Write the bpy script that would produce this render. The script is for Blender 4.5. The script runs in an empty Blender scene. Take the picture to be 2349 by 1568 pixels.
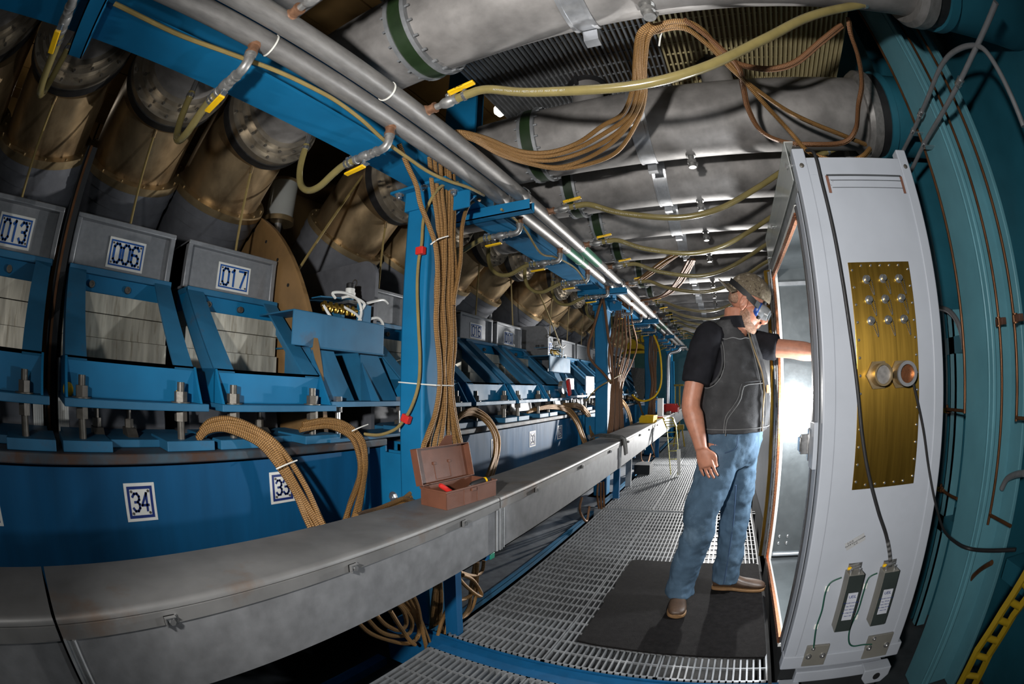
import bpy, math, random
from mathutils import Vector, Matrix
random.seed(7)
D = bpy.data
SC = bpy.context.scene
COL = SC.collection
PI = math.pi
# ---------------------------------------------------------------- camera, world, lights, exposure
EYE = Vector((0, 0, 1.25))
YAW, PITCH, ROLL = 0.46817, 0.10204, 0.00607
IW, IH, FPX = 2349, 1568, 1038.0
def cam_matrix():
    f = Vector((-math.sin(YAW)*math.cos(PITCH), math.cos(YAW)*math.cos(PITCH), math.sin(PITCH)))
    r = Vector((math.cos(YAW), math.sin(YAW), 0)); u = r.cross(f)
    c, s = math.cos(ROLL), math.sin(ROLL)
    r2, u2 = c*r + s*u, -s*r + c*u
    return Matrix((r2, u2, -f)).transposed(), r2, u2, f
CM, CR, CU, CF = cam_matrix()
cd = D.cameras.new('camera'); cam = D.objects.new('camera', cd); COL.objects.link(cam)
cam.matrix_world = Matrix.Translation(EYE) @ CM.to_4x4()
cd.type = 'PANO'
for holder in (cd, getattr(cd, 'cycles', None)):          # a 16 mm full-frame fisheye
    if holder is None: continue
    for k, v in (('panorama_type', 'FISHEYE_EQUISOLID'), ('fisheye_lens', FPX*36.0/IW), ('fisheye_fov', PI*1.2)):
        try: setattr(holder, k, v)
        except Exception: pass
cd.sensor_fit = 'HORIZONTAL'; cd.sensor_width = 36.0; cd.sensor_height = 36.0*IH/IW
cd.clip_start = 0.02
SC.camera = cam
w = D.worlds.new('hall'); SC.world = w; w.use_nodes = True
w.node_tree.nodes['Background'].inputs[0].default_value = (0.62, 0.66, 0.72, 1)
w.node_tree.nodes['Background'].inputs[1].default_value = 0.032
SC.view_settings.view_transform = 'Standard'; SC.view_settings.look = 'None'
SC.view_settings.gamma = 1.0; SC.view_settings.use_curve_mapping = False
SC.view_settings.exposure = 0.0
SC.cycles.max_bounces = 6; SC.cycles.sample_clamp_indirect = 3.0
def lamp(name, kind, loc, energy, color=(1, 1, 1), aim=None, **kw):
    l = D.lights.new(name, kind); l.energy = energy; l.color = color
    for k, v in kw.items(): setattr(l, k, v)
    o = D.objects.new(name, l); COL.objects.link(o); o.location = loc
    if aim is not None:
        o.rotation_euler = (Vector(aim) - Vector(loc)).to_track_quat('-Z', 'Y').to_euler()
    return o
# flash held above the photographer's left shoulder, strobe in the cabinet, strobe behind the man
lamp('camera_flash', 'SPOT', (-0.34, -0.42, 1.44), 262, (1, 0.98, 0.95), aim=(-0.50, 2.6, 1.60), spot_size=math.radians(138), spot_blend=1.0, shadow_soft_size=0.045)
lamp('flash_spill', 'POINT', (-0.34, -0.47, 1.44), 10, (1, 0.98, 0.95), shadow_soft_size=0.05)
lamp('cabinet_strobe', 'POINT', (0.60, 2.45, 1.02), 60, (0.93, 0.97, 1.0), shadow_soft_size=0.06)
lamp('corridor_strobe', 'SPOT', (0.12, 8.4, 1.05), 1150, (1, 0.98, 0.95), aim=(-0.9, 5.0, 0.45), spot_size=math.radians(118), spot_blend=0.8, shadow_soft_size=0.06)
lamp('far_strobe', 'POINT', (0.5, 11.8, 1.2), 190, (1, 0.98, 0.95), shadow_soft_size=0.1)

# ---------------------------------------------------------------- helpers
def ray(px, py):
    dx, dy = px - IW/2, py - IH/2; r = math.hypot(dx, dy)
    th = 2*math.asin(min(1, r/(2*FPX))); r = max(r, 1e-9)
    return CR*(math.sin(th)*dx/r) + CU*(-math.sin(th)*dy/r) + CF*math.cos(th)
def at(px, py, ax, v):
    """the point of the plane ax = v seen at pixel (px, py)"""
    d = ray(px, py); i = 'xyz'.index(ax)
    return EYE + d*((v - EYE[i])/d[i])
def V(*a): return Vector(a)
def frame(d):
    d = Vector(d).normalized()
    a = Vector((0, 0, 1)) if abs(d.z) < .9 else Vector((0, 1, 0))
    u = d.cross(a).normalized(); return u, d.cross(u).normalized(), d
class MB:
    def __init__(s): s.v = []; s.f = []; s.uv = {}
    def add(s, vs, fs):
        n = len(s.v); s.v += [Vector(p) for p in vs]; s.f += [[i+n for i in f] for f in fs]; return s
    def box(s, x0, x1, y0, y1, z0, z1):
        if x0 > x1: x0, x1 = x1, x0
        if y0 > y1: y0, y1 = y1, y0
        if z0 > z1: z0, z1 = z1, z0
        return s.add([(x, y, z) for x in (x0, x1) for y in (y0, y1) for z in (z0, z1)],
              [(0,1,3,2),(4,6,7,5),(0,4,5,1),(2,3,7,6),(0,2,6,4),(1,5,7,3)])
    def obox(s, c, ax, hx, hy, hz):
        """box with centre c, axes ax (three vectors), half sizes"""
        c = Vector(c); X, Y, Z = [Vector(a).normalized() for a in ax]
        return s.add([c + X*(hx*i) + Y*(hy*j) + Z*(hz*k) for i in (-1, 1) for j in (-1, 1) for k in (-1, 1)],
              [(0,1,3,2),(4,6,7,5),(0,4,5,1),(2,3,7,6),(0,2,6,4),(1,5,7,3)])
    def bar(s, p, q, w, t, up=(0, 0, 1)):
        """rectangular bar from p to q, width w across up, thickness t along up"""
        p, q = Vector(p), Vector(q); d = (q-p); L = d.length; d.normalize()
        a = d.cross(Vector(up)).normalized(); b = a.cross(d)
        return s.obox((p+q)/2, (d, a, b), L/2, w/2, t/2)
    def cyl(s, p, q, r, r2=None, n=16, caps=True):
        p, q = Vector(p), Vector(q); u, w_, d = frame(q-p); r2 = r if r2 is None else r2
        vs = [p + (u*math.cos(2*PI*i/n) + w_*math.sin(2*PI*i/n))*r for i in range(n)] + \
             [q + (u*math.cos(2*PI*i/n) + w_*math.sin(2*PI*i/n))*r2 for i in range(n)]
        fs = [(i, (i+1) % n, n+(i+1) % n, n+i) for i in range(n)]
        if caps: fs += [tuple(range(n))[::-1], tuple(range(n, 2*n))]
        return s.add(vs, fs)
    def ring(s, p, q, ro, ri, n=32):
        """a washer or pipe length: outer and inner wall"""
        p, q = Vector(p), Vector(q); u, w_, d = frame(q-p)
        c = [(u*math.cos(2*PI*i/n) + w_*math.sin(2*PI*i/n)) for i in range(n)]
        vs = [p+k*ro for k in c]+[q+k*ro for k in c]+[p+k*ri for k in c]+[q+k*ri for k in c]
        fs = []
        for i in range(n):
            j = (i+1) % n
            fs += [(i, j, n+j, n+i), (2*n+j, 2*n+i, 3*n+i, 3*n+j), (j, i, 2*n+i, 2*n+j), (n+i, n+j, 3*n+j, 3*n+i)]
        return s.add(vs, fs)
    def lathe(s, o, d, prof, n=24):
        """prof: list of (distance along d, radius)"""
        o = Vector(o); u, w_, d = frame(d)
        vs = [o + d*a + (u*math.cos(2*PI*i/n) + w_*math.sin(2*PI*i/n))*r for a, r in prof for i in range(n)]
        fs = [(k*n+i, k*n+(i+1) % n, (k+1)*n+(i+1) % n, (k+1)*n+i) for k in range(len(prof)-1) for i in range(n)]
        fs += [tuple(range(n))[::-1], tuple(range((len(prof)-1)*n, len(prof)*n))]
        return s.add(vs, fs)
    def hexa(s, p, q, r): return s.cyl(p, q, r, n=6)
    def ball(s, c, r, n=12, sc=(1, 1, 1)):
        c = Vector(c); m = n//2; vs = [c+Vector((0, 0, r*sc[2]))]
        for k in range(1, m):
            t = PI*k/m
            vs += [c + Vector((r*sc[0]*math.sin(t)*math.cos(2*PI*i/n), r*sc[1]*math.sin(t)*math.sin(2*PI*i/n), r*sc[2]*math.cos(t))) for i in range(n)]
        vs.append(c-Vector((0, 0, r*sc[2])))
        fs = [(0, 1+i, 1+(i+1) % n) for i in range(n)]
        for k in range(m-2):
            fs += [(1+k*n+i, 1+(k+1)*n+i, 1+(k+1)*n+(i+1) % n, 1+k*n+(i+1) % n) for i in range(n)]
        e = len(vs)-1; fs += [(e, 1+(m-2)*n+(i+1) % n, 1+(m-2)*n+i) for i in range(n)]
        return s.add(vs, fs)
    def prism(s, poly, o, X, Y, t):
        """polygon in the plane (o; X, Y) extruded by the vector t"""
        o, X, Y, t = Vector(o), Vector(X), Vector(Y), Vector(t); n = len(poly)
        vs = [o+X*a+Y*b for a, b in poly]; vs += [p+t for p in vs]
        return s.add(vs, [tuple(range(n))[::-1], tuple(range(n, 2*n))] + [(i, (i+1) % n, n+(i+1) % n, n+i) for i in range(n)])
    def tube(s, pts, r, n=8, spl=6, closed=False):
        """round tube along a smooth path; stores uv (turns along, around) for weave patterns"""
        P = smooth_path(pts, spl) if spl > 1 else [Vector(p) for p in pts]
        base = len(s.v); u = None; L = 0; row = []
        for k, p in enumerate(P):
            d = (P[min(k+1, len(P)-1)] - P[max(k-1, 0)])
            if d.length < 1e-9: d = Vector((0, 0, 1))
            d.normalize()
            if u is None: u = frame(d)[0]
            u = (u - d*u.dot(d)); u = u.normalized() if u.length > 1e-6 else frame(d)[0]
            w_ = d.cross(u)
            if k: L += (p-P[k-1]).length
            rr = r(k/(len(P)-1)) if callable(r) else r
            row.append(L/(2*PI*(r(0) if callable(r) else r)))
            s.v += [p + (u*math.cos(2*PI*i/n) + w_*math.sin(2*PI*i/n))*rr for i in range(n)]
        for k in range(len(P)-1):
            for i in range(n):
                j = (i+1) % n
                s.uv[len(s.f)] = [(row[k], i/n), (row[k], (i+1)/n), (row[k+1], (i+1)/n), (row[k+1], i/n)]
                s.f.append([base+k*n+i, base+k*n+j, base+(k+1)*n+j, base+(k+1)*n+i])
        e = base+(len(P)-1)*n
        s.f.append(list(range(base, base+n))[::-1]); s.f.append(list(range(e, e+n)))
        return s
    def loft(s, rings, n=20, pw=2.0):
        """rings: (centre, half-axis vector a, half-axis vector b)"""
        base = len(s.v)
        for c, a, b in rings:
            for i in range(n):
                t = 2*PI*i/n; ct, st = math.cos(t), math.sin(t)
                ct = math.copysign(abs(ct)**(2/pw), ct); st = math.copysign(abs(st)**(2/pw), st)
                s.v.append(Vector(c)+Vector(a)*ct+Vector(b)*st)
        for k in range(len(rings)-1):
            for i in range(n):
                j = (i+1) % n; s.f.append([base+k*n+i, base+k*n+j, base+(k+1)*n+j, base+(k+1)*n+i])
        e = base+(len(rings)-1)*n
        s.f.append(list(range(base, base+n))[::-1]); s.f.append(list(range(e, e+n)))
        return s
    build_each = lambda s, *a, **k: build_each(s, *a, **k)
    def build(s, name, m, parent=None, smooth=0.6, bevel=0, local=False, **tags):
        me = D.meshes.new(name)
        off = Vector((0, 0, 0)); p = parent
        while p is not None and not local: off += p.location; p = p.parent
        me.from_pydata([v-off for v in s.v], [], s.f); me.update()
        if s.uv:
            ul = me.uv_layers.new(name='weave').data
            for fi, q in s.uv.items():
                for li, c in zip(me.polygons[fi].loop_indices, q): ul[li].uv = c
        if smooth:
            me.shade_smooth(); me.set_sharp_from_angle(angle=smooth)
        o = D.objects.new(name, me); COL.objects.link(o)
        if m is not None: me.materials.append(m)
        if parent is not None: o.parent = parent
        if bevel:
            b = o.modifiers.new('bevel', 'BEVEL'); b.width = bevel; b.segments = 2; b.limit_method = 'ANGLE'; b.angle_limit = 0.7
        for k, v in tags.items(): o[k] = v
        return o
def build_each(s, name, m, parent=None, smooth=0.6, **k):
    """every connected piece of the builder as an object of its own"""
    up = list(range(len(s.v)))
    def root(i):
        while up[i] != i: up[i] = up[up[i]]; i = up[i]
        return i
    for f in s.f:
        for a in f[1:]: up[root(a)] = root(f[0])
    groups = {}
    for f in s.f: groups.setdefault(root(f[0]), []).append(f)
    out = []
    for fs in groups.values():
        ids = sorted({i for f in fs for i in f}); mp = {i: j for j, i in enumerate(ids)}
        b = MB(); b.v = [s.v[i] for i in ids]; b.f = [[mp[i] for i in f] for f in fs]; out.append(b.build(name, m, parent, smooth, **k))
    return out
def smooth_path(pts, spl):
    P = [Vector(p) for p in pts]; out = []
    if len(P) < 3:
        return [P[0].lerp(P[-1], i/spl) for i in range(spl+1)]
    for i in range(len(P)-1):
        a, b, c, d = P[max(i-1, 0)], P[i], P[i+1], P[min(i+2, len(P)-1)]
        for k in range(spl):
            t = k/spl
            out.append(0.5*((2*b)+(c-a)*t+(2*a-5*b+4*c-d)*t*t+(3*b-a-3*c+d)*t**3))
    out.append(P[-1]); return out
def tag(o, label, cat, group=None, kind=None):
    o['label'] = label; o['category'] = cat
    if group: o['group'] = group
    if kind: o['kind'] = kind
    return o
def thing(name, label, cat, loc=(0, 0, 0), group=None):
    o = D.objects.new(name, None); COL.objects.link(o); o.location = loc; o.empty_display_size = .1
    return tag(o, label, cat, group)
def struct(o, label, cat='structure'):
    o['kind'] = 'structure'; o['label'] = label; o['category'] = cat; return o
def kids(o): return [c for c in D.objects if c.parent == o]
def copy_tree(o, parent=None, d=(0, 0, 0)):
    c = o.copy(); COL.objects.link(c)
    if parent is not None: c.parent = parent
    else: c.location = o.location + Vector(d)
    for ch in kids(o): copy_tree(ch, c)
    return c
# ---------------------------------------------------------------- materials
def nt(name):
    m = D.materials.new(name); m.use_nodes = True
    t = m.node_tree; return m, t, t.nodes['Principled BSDF']
def lk(t, a, b): t.links.new(a, b)
def nd(t, kind, **kw):
    n = t.nodes.new(kind)
    for k, v in kw.items(): setattr(n, k, v)
    return n
def ramp(t, fac, stops):
    r = nd(t, 'ShaderNodeValToRGB'); e = r.color_ramp.elements
    while len(e) < len(stops): e.new(0.5)
    for el, (p, c) in zip(e, stops): el.position = p; el.color = (*c, 1)
    lk(t, fac, r.inputs[0]); return r.outputs[0]
def mix(t, fac, a, b, mode='MIX'):
    n = nd(t, 'ShaderNodeMix', data_type='RGBA', blend_type=mode)
    for s, v in ((0, fac), (6, a), (7, b)):
        if hasattr(v, 'links') or hasattr(v, 'is_linked'): lk(t, v, n.inputs[s])
        else: n.inputs[s].default_value = v if s == 0 else (*v, 1)
    return n.outputs[2]
def noise(t, scale, detail=4, rough=.55, stretch=None, coord='Object'):
    tc = nd(t, 'ShaderNodeTexCoord'); n = nd(t, 'ShaderNodeTexNoise')
    n.inputs['Scale'].default_value = scale; n.inputs['Detail'].default_value = detail; n.inputs['Roughness'].default_value = rough
    if stretch:
        mp = nd(t, 'ShaderNodeMapping'); mp.inputs['Scale'].default_value = stretch
        lk(t, tc.outputs[coord], mp.inputs[0]); lk(t, mp.outputs[0], n.inputs[0])
    else: lk(t, tc.outputs[coord], n.inputs[0])
    return n.outputs[0]
def M(name, col, rough=.5, metal=0., var=.12, scale=6., bump=0., bscale=60., dirt=None, dcov=.35, dscale=3., stretch=None, spec=.5, coat=0, rvar=.1, emit=0):
    m, t, b = nt(name)
    c2 = [max(0, c*(1-var)) for c in col]; c3 = [min(1, c*(1+var)) for c in col]
    out = ramp(t, noise(t, scale, stretch=stretch), [(.3, c2), (.7, c3)])
    if dirt:
        f = ramp(t, noise(t, dscale, 6, .65, stretch), [(1-dcov-.12, (0, 0, 0)), (min(1, 1-dcov+.12), (1, 1, 1))])
        out = mix(t, f, out, dirt)
    lk(t, out, b.inputs['Base Color'])
    if rvar:
        mr = nd(t, 'ShaderNodeMapRange'); mr.inputs[3].default_value = max(.03, rough-rvar); mr.inputs[4].default_value = min(1, rough+rvar)
        lk(t, noise(t, scale*2.3, stretch=stretch), mr.inputs[0]); lk(t, mr.outputs[0], b.inputs['Roughness'])
    else: b.inputs['Roughness'].default_value = rough
    b.inputs['Metallic'].default_value = metal; b.inputs['Specular IOR Level'].default_value = spec
    b.inputs['Coat Weight'].default_value = coat; b.inputs['Coat Roughness'].default_value = .15
    if bump:
        bp = nd(t, 'ShaderNodeBump'); bp.inputs['Strength'].default_value = bump; bp.inputs['Distance'].default_value = .01
        lk(t, noise(t, bscale, stretch=stretch), bp.inputs['Height']); lk(t, bp.outputs[0], b.inputs['Normal'])
    if emit:
        b.inputs['Emission Color'].default_value = (*col, 1); b.inputs['Emission Strength'].default_value = emit
    return m
def braid(name, light, dark, k=4.5, m_=10):
    m, t, b = nt(name)
    uv = nd(t, 'ShaderNodeUVMap', uv_map='weave'); sp = nd(t, 'ShaderNodeSeparateXYZ'); lk(t, uv.outputs[0], sp.inputs[0])
    def wave(sg):
        a = nd(t, 'ShaderNodeMath', operation='MULTIPLY'); a.inputs[1].default_value = k*2*PI; lk(t, sp.outputs[0], a.inputs[0])
        c = nd(t, 'ShaderNodeMath', operation='MULTIPLY_ADD'); c.inputs[1].default_value = sg*m_*2*PI/2; lk(t, sp.outputs[1], c.inputs[0]); lk(t, a.outputs[0], c.inputs[2])
        d = nd(t, 'ShaderNodeMath', operation='SINE'); lk(t, c.outputs[0], d.inputs[0]); return d.outputs[0]
    p = nd(t, 'ShaderNodeMath', operation='MULTIPLY'); lk(t, wave(2), p.inputs[0]); lk(t, wave(-2), p.inputs[1])
    r = nd(t, 'ShaderNodeMapRange'); r.inputs[1].default_value = -1; lk(t, p.outputs[0], r.inputs[0])
    c = ramp(t, r.outputs[0], [(.25, dark), (.75, light)])
    c = mix(t, ramp(t, noise(t, 9), [(.35, (1, 1, 1)), (.7, (.72, .66, .6))]), c, c) if False else c
    lk(t, c, b.inputs['Base Color']); b.inputs['Roughness'].default_value = .45; b.inputs['Specular IOR Level'].default_value = .55; b.inputs['Metallic'].default_value = .3
    bp = nd(t, 'ShaderNodeBump'); bp.inputs['Strength'].default_value = .5; bp.inputs['Distance'].default_value = .004
    lk(t, r.outputs[0], bp.inputs['Height']); lk(t, bp.outputs[0], b.inputs['Normal'])
    return m
RUST = (.16, .055, .02)
BLUE = M('blue_paint', (.004, .135, .29), .58, 0, .16, 3, spec=.3, dirt=(.03, .07, .12), dcov=.16, dscale=5)
BLUEW = M('worn_blue_paint', (.014, .120, .235), .58, 0, .2, 4, dirt=(.075, .05, .035), dcov=.30, dscale=4)
BLUED = M('dirty_shelf_paint', (.035, .065, .09), .6, 0, .3, 5, dirt=(.06, .03, .018), dcov=.5, dscale=6)
DKBLUE = M('deep_blue_paint', (.003, .075, .185), .6, 0, .15, 3, spec=.25, dirt=(.008, .05, .12), dcov=.2, dscale=4, stretch=(4, 4, .5))
GALV = M('galvanised_steel', (.30, .31, .32), .48, .55, .22, 14, bump=.05, dirt=(.16, .11, .075), dcov=.14, dscale=5)
PIPE = M('dull_steel_pipe', (.25, .24, .23), .44, .5, .22, 40, dirt=(.13, .10, .07), dcov=.14, dscale=16, stretch=(1, .25, 1))
DUCT = M('grey_steel_duct', (.235, .222, .212), .55, .22, .3, 7, dirt=(.10, .07, .05), dcov=.16, dscale=4.5, spec=.35, bump=.05)
ALU = M('bright_aluminium', (.62, .63, .65), .34, .8, .12, 20)
SILVER = M('silver_enamel', (.235, .245, .26), .42, .35, .1, 30, bump=.04, bscale=200)
GREYCAST = M('grey_casting_paint', (.115, .12, .135), .5, .1, .15, 12, bump=.05, bscale=90)
DKGREY = M('dark_grey_paint', (.05, .055, .06), .55, 0, .2, 10)
BRONZE = M('tarnished_bronze', (.36, .255, .14), .33, .75, .35, 5, dirt=(.12, .075, .04), dcov=.42, dscale=3, stretch=(1, 1, .35))
FLANGE = M('machined_flange', (.40, .35, .28), .32, .75, .2, 8, dirt=(.20, .15, .10), dcov=.25, dscale=6)
BRASSR = M('brass_ring', (.36, .27, .15), .4, .8, .2, 12)
BRASS = M('brushed_brass', (.36, .215, .035), .29, .75, .2, 5, stretch=(9, 9, .4), dirt=(.22, .125, .025), dcov=.3, dscale=3, rvar=.05)
_b = BRASS.node_tree.nodes['Principled BSDF']; _b.inputs['Anisotropic'].default_value = .75; _b.inputs['Metallic'].default_value = .92
_t = nd(BRASS.node_tree, 'ShaderNodeTangent', direction_type='RADIAL', axis='Z'); lk(BRASS.node_tree, _t.outputs[0], _b.inputs['Tangent'])
BLACK = M('black_rubber', (.012, .012, .013), .6, 0, .3, 20)
NEARBLK = M('dark_void_paint', (.012, .014, .016), .8, 0, .3, 6)
STEEL = M('machined_steel', (.50, .47, .39), .42, .45, .3, 3, stretch=(1, 9, 1), dirt=(.17, .13, .075), dcov=.34, dscale=4)
BOLT = M('oily_bolt_steel', (.115, .105, .09), .45, .5, .2, 40)
CHROME = M('plated_steel', (.62, .62, .62), .22, .9, .1, 30)
PHENOLIC = M('brown_phenolic_board', (.20, .115, .045), .5, 0, .25, 4, dirt=(.09, .055, .03), dcov=.3, dscale=2.5)
CABLE = braid('braided_tan_jacket', (.46, .25, .08), (.062, .025, .008))
CABLEB = braid('braided_brown_jacket', (.33, .15, .06), (.06, .025, .010))
TAN = M('amber_tubing', (.25, .185, .07), .25, 0, .15, 10, coat=.4)
WHITE = M('white_plastic', (.70, .70, .67), .4, 0, .05)
TIE = M('nylon_tie', (.75, .74, .68), .4, 0, .05)
YEL = M('yellow_vinyl', (.80, .47, .005), .4, 0, .08, 20)
YELP = M('yellow_rail_paint', (.36, .24, .01), .5, 0, .12, 10)
RED = M('red_plastic', (.56, .025, .02), .4, 0, .1, 20)
CREAM = M('enamel_plate_cream', (.70, .70, .66), .4, 0, .06, 12)
INK = M('enamel_blue_numerals', (.012, .085, .33), .4, 0, .1, 12)
INKN = M('enamel_navy_numerals', (.012, .03, .16), .4, 0, .1, 12)
BLKINK = M('black_lettering', (.012, .012, .012), .6, 0, .1)
GREENB = M('green_band', (.014, .030, .010), .45, 0, .25, 10, dirt=(.16, .15, .05), dcov=.08, dscale=12)
GRNLBL = M('green_label', (.02, .17, .09), .45, 0, .1)
LGREY = M('pale_grey_enamel', (.36, .385, .43), .45, 0, .06, 4, dirt=(.29, .31, .345), dcov=.3, dscale=2)
COPPER = M('copper_finger_strip', (.62, .25, .12), .28, .9, .15, 60)
CUPIPE = M('aged_copper_pipe', (.16, .07, .03), .4, .6, .3, 10)
TEALR = M('flash_lit_teal_paint', (.115, .30, .36), .42, 0, .10, 4)  # paler copy of the tank teal, flash light put into its colour
TEAL = M('teal_tank_paint', (.020, .125, .175), .42, 0, .14, 4, dirt=(.018, .10, .14), dcov=.25, dscale=3)
CONDUIT = M('grey_conduit', (.23, .235, .245), .45, .4, .12, 20)
WOOD = M('brown_wall_siding', (.20, .115, .035), .6, 0, .2, 2, stretch=(1, 1, .3))
GLASS_C = None
def clear_mat(name, tint, rough=.08, amt=.75):
    m, t, b = nt(name); b.inputs['Base Color'].default_value = (*tint, 1); b.inputs['Roughness'].default_value = rough
    tr = nd(t, 'ShaderNodeBsdfTransparent'); tr.inputs[0].default_value = (*tint, 1); mx = nd(t, 'ShaderNodeMixShader'); mx.inputs[0].default_value = amt
    lk(t, b.outputs[0], mx.inputs[1]); lk(t, tr.outputs[0], mx.inputs[2]); lk(t, mx.outputs[0], t.nodes['Material Output'].inputs[0]); return m
ACRYL = clear_mat('clear_acrylic', (.80, .82, .80), .12, .62)
HOSEM = M('clear_amber_hose', (.205, .165, .062), .22, 0, .14, 12, coat=.5, spec=.6)
LAMPM = M('hall_lamp_glow', (1, .93, .8), .5, 0, 0, emit=14)
MATT = M('black_anti_fatigue_mat', (.010, .009, .009), .95, 0, .35, 40, bump=.6, bscale=220, spec=.12)
# --- room shell
struct(MB().box(-9, 3, -5, 34, -.50, -.42).build('floor', DKGREY), 'dark concrete hall floor beneath the steel gratings')
b = MB()
for i in range(22): b.box(-9+i*.55, -9+i*.55+.53, -5, 34, 4.6, 4.64)
b.box(-9, 3, -5, 34, 4.645, 4.7)
struct(b.build('ceiling', WOOD), 'dark brown board ceiling of the hall')
b = MB()
for i in range(30): b.box(-6.6, -6.56, -5+i*1.3, -5+i*1.3+1.27, -.42, 5.2)
b.box(-6.7, -6.61, -5, 34, -.42, 5.2)
struct(b.build('wall_left', WOOD), 'brown board wall behind the cavities')
struct(MB().box(-9.1, 3, 17, 17.2, -.42, 5.2).build('wall_far', TEAL), 'teal end wall of the hall')
struct(MB().box(-9.1, 3, -5.2, -5, -.42, 5.2).build('wall_back', DKGREY), 'dark wall behind the photographer')
# teal tank wall with sunk panels
b = MB(); b.box(1.85, 2.0, -5, 34, -.42, 5.2)
for y in (.07, 2.73, 4.14, 5.1, 6.8, 8.4): b.box(1.62, 1.86, y, y+.025, -.42, 4.2)
for y0, y1 in ((-2, 1.72), (2.1, 2.72), (2.8, 9)):
    for z in (.28, 1.36): b.box(1.60, 1.86, y0, y1, z, z+.10)
struct(b.build('wall_right', TEAL), 'teal painted oil tank wall with welded stiffeners')
# vertical rib: wide flange seen face on
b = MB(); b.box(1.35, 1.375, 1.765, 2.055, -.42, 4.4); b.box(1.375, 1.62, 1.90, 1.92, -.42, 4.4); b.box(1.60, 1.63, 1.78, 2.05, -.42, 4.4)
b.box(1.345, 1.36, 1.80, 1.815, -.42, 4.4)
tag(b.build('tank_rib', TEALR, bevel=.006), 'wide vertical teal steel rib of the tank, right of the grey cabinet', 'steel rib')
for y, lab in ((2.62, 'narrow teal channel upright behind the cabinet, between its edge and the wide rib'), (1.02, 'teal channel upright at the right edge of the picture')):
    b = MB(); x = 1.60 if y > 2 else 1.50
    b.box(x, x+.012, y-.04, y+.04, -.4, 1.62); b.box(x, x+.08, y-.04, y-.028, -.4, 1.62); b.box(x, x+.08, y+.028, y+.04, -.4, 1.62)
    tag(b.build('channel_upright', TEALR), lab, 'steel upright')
# --- gratings
def grating(x0, x1, y0, y1, z, label, pitch=.0300, cross=.100, grp=None, name='floor_grating', h=.032, m=GALV, t=.0085):
    b = MB(); n = max(2, int((x1-x0)/pitch))
    for i in range(n+1):
        x = x0+t/2+(x1-x0-t)*i/n; b.box(x-t/2, x+t/2, y0, y1, z-h, z)
    k = max(1, int((y1-y0)/cross))
    for i in range(k+1):
        y = y0+.012+(y1-y0-.024)*i/k; b.box(x0, x1, y-.0035, y+.0035, z-.011, z-.0006)
    b.box(x0, x1, y0, y0+t, z-h, z); b.box(x0, x1, y1-t, y1, z-h, z)
    return tag(b.build(name, m, smooth=0), label, 'grating', grp)
XS = [-1.18, -.665, -.15, .352]
ROWS = [(.30, 1.485, 'nearest row before the blue channel'), (1.635, 4.40, 'long row around the black mat'),
        (4.47, 7.18, 'second row beyond the first seam'), (7.25, 9.95, 'third row beyond the ladder'), (10.0, 13, 'last row far down the walkway')]
for k, (y0, y1, t) in enumerate(ROWS):
    for i in range(3):
        if k == 0 and i == 2: y1b = 1.40
        grating(XS[i]+.002, XS[i+1]-.002, y0, y1, 0, f'grating panel {("beside the cable tray", "in the middle", "next to the cabinets")[i]}, {t}', grp='walkway gratings')
for y, lab in ((1.56, 'blue channel cross beam at the near end of the long gratings'), (4.435, 'grey seam angle between first and second grating rows'), (7.215, 'grey seam angle between second and third grating rows')):
    w_ = .062 if y < 2 else .03
    b = MB(); b.box(-1.45, .40, y-w_, y+w_, -.075, -.012); b.box(-1.45, .4, y-w_-.008, y-w_, -.2, -.004); b.box(-1.45, .4, y+w_, y+w_+.008, -.2, -.004)
    tag(b.build('cross_beam', DKBLUE if y < 2 else GALV), lab, 'floor beam')
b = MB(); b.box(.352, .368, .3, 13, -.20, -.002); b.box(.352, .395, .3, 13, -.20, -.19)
tag(b.build('gap_strip', NEARBLK), 'black kerb angle in the gap between gratings and grey cabinet', 'floor beam')  # near-black strip put in for the black gap
b = MB(); b.box(-1.66, -1.27, 2.0, 13, -.09, -.07)
tag(b.build('trough_plate', GALV), 'grey trough plate on the floor under the cable tray', 'floor plate')
b = MB(); b.box(-1.285, -1.27, 1.66, 13, -.09, -.03); b.box(-1.30, -1.27, 1.66, 13, -.035, -.028)
tag(b.build('trough_edge', BLUEW), 'blue edge angle beside the grating under the tray', 'floor beam')
for i, (x, z) in enumerate(((-1.52, -.22), (-1.36, -.30), (-1.22, -.26))):
    tag(MB().box(x-.03, x+.03, -2.5, 1.5, z-.05, z).build('floor_rail', DKBLUE), ('blue floor rail under the tray nearest the beams', 'middle blue floor rail under the near tray', 'blue floor rail beside the near grating')[i], 'floor beam')
GRATLIT = M('lit_yellowish_grating', (.52, .44, .24), .5, 0, .15, 4)  # strong light on the right half put into a paler, yellower colour
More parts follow.
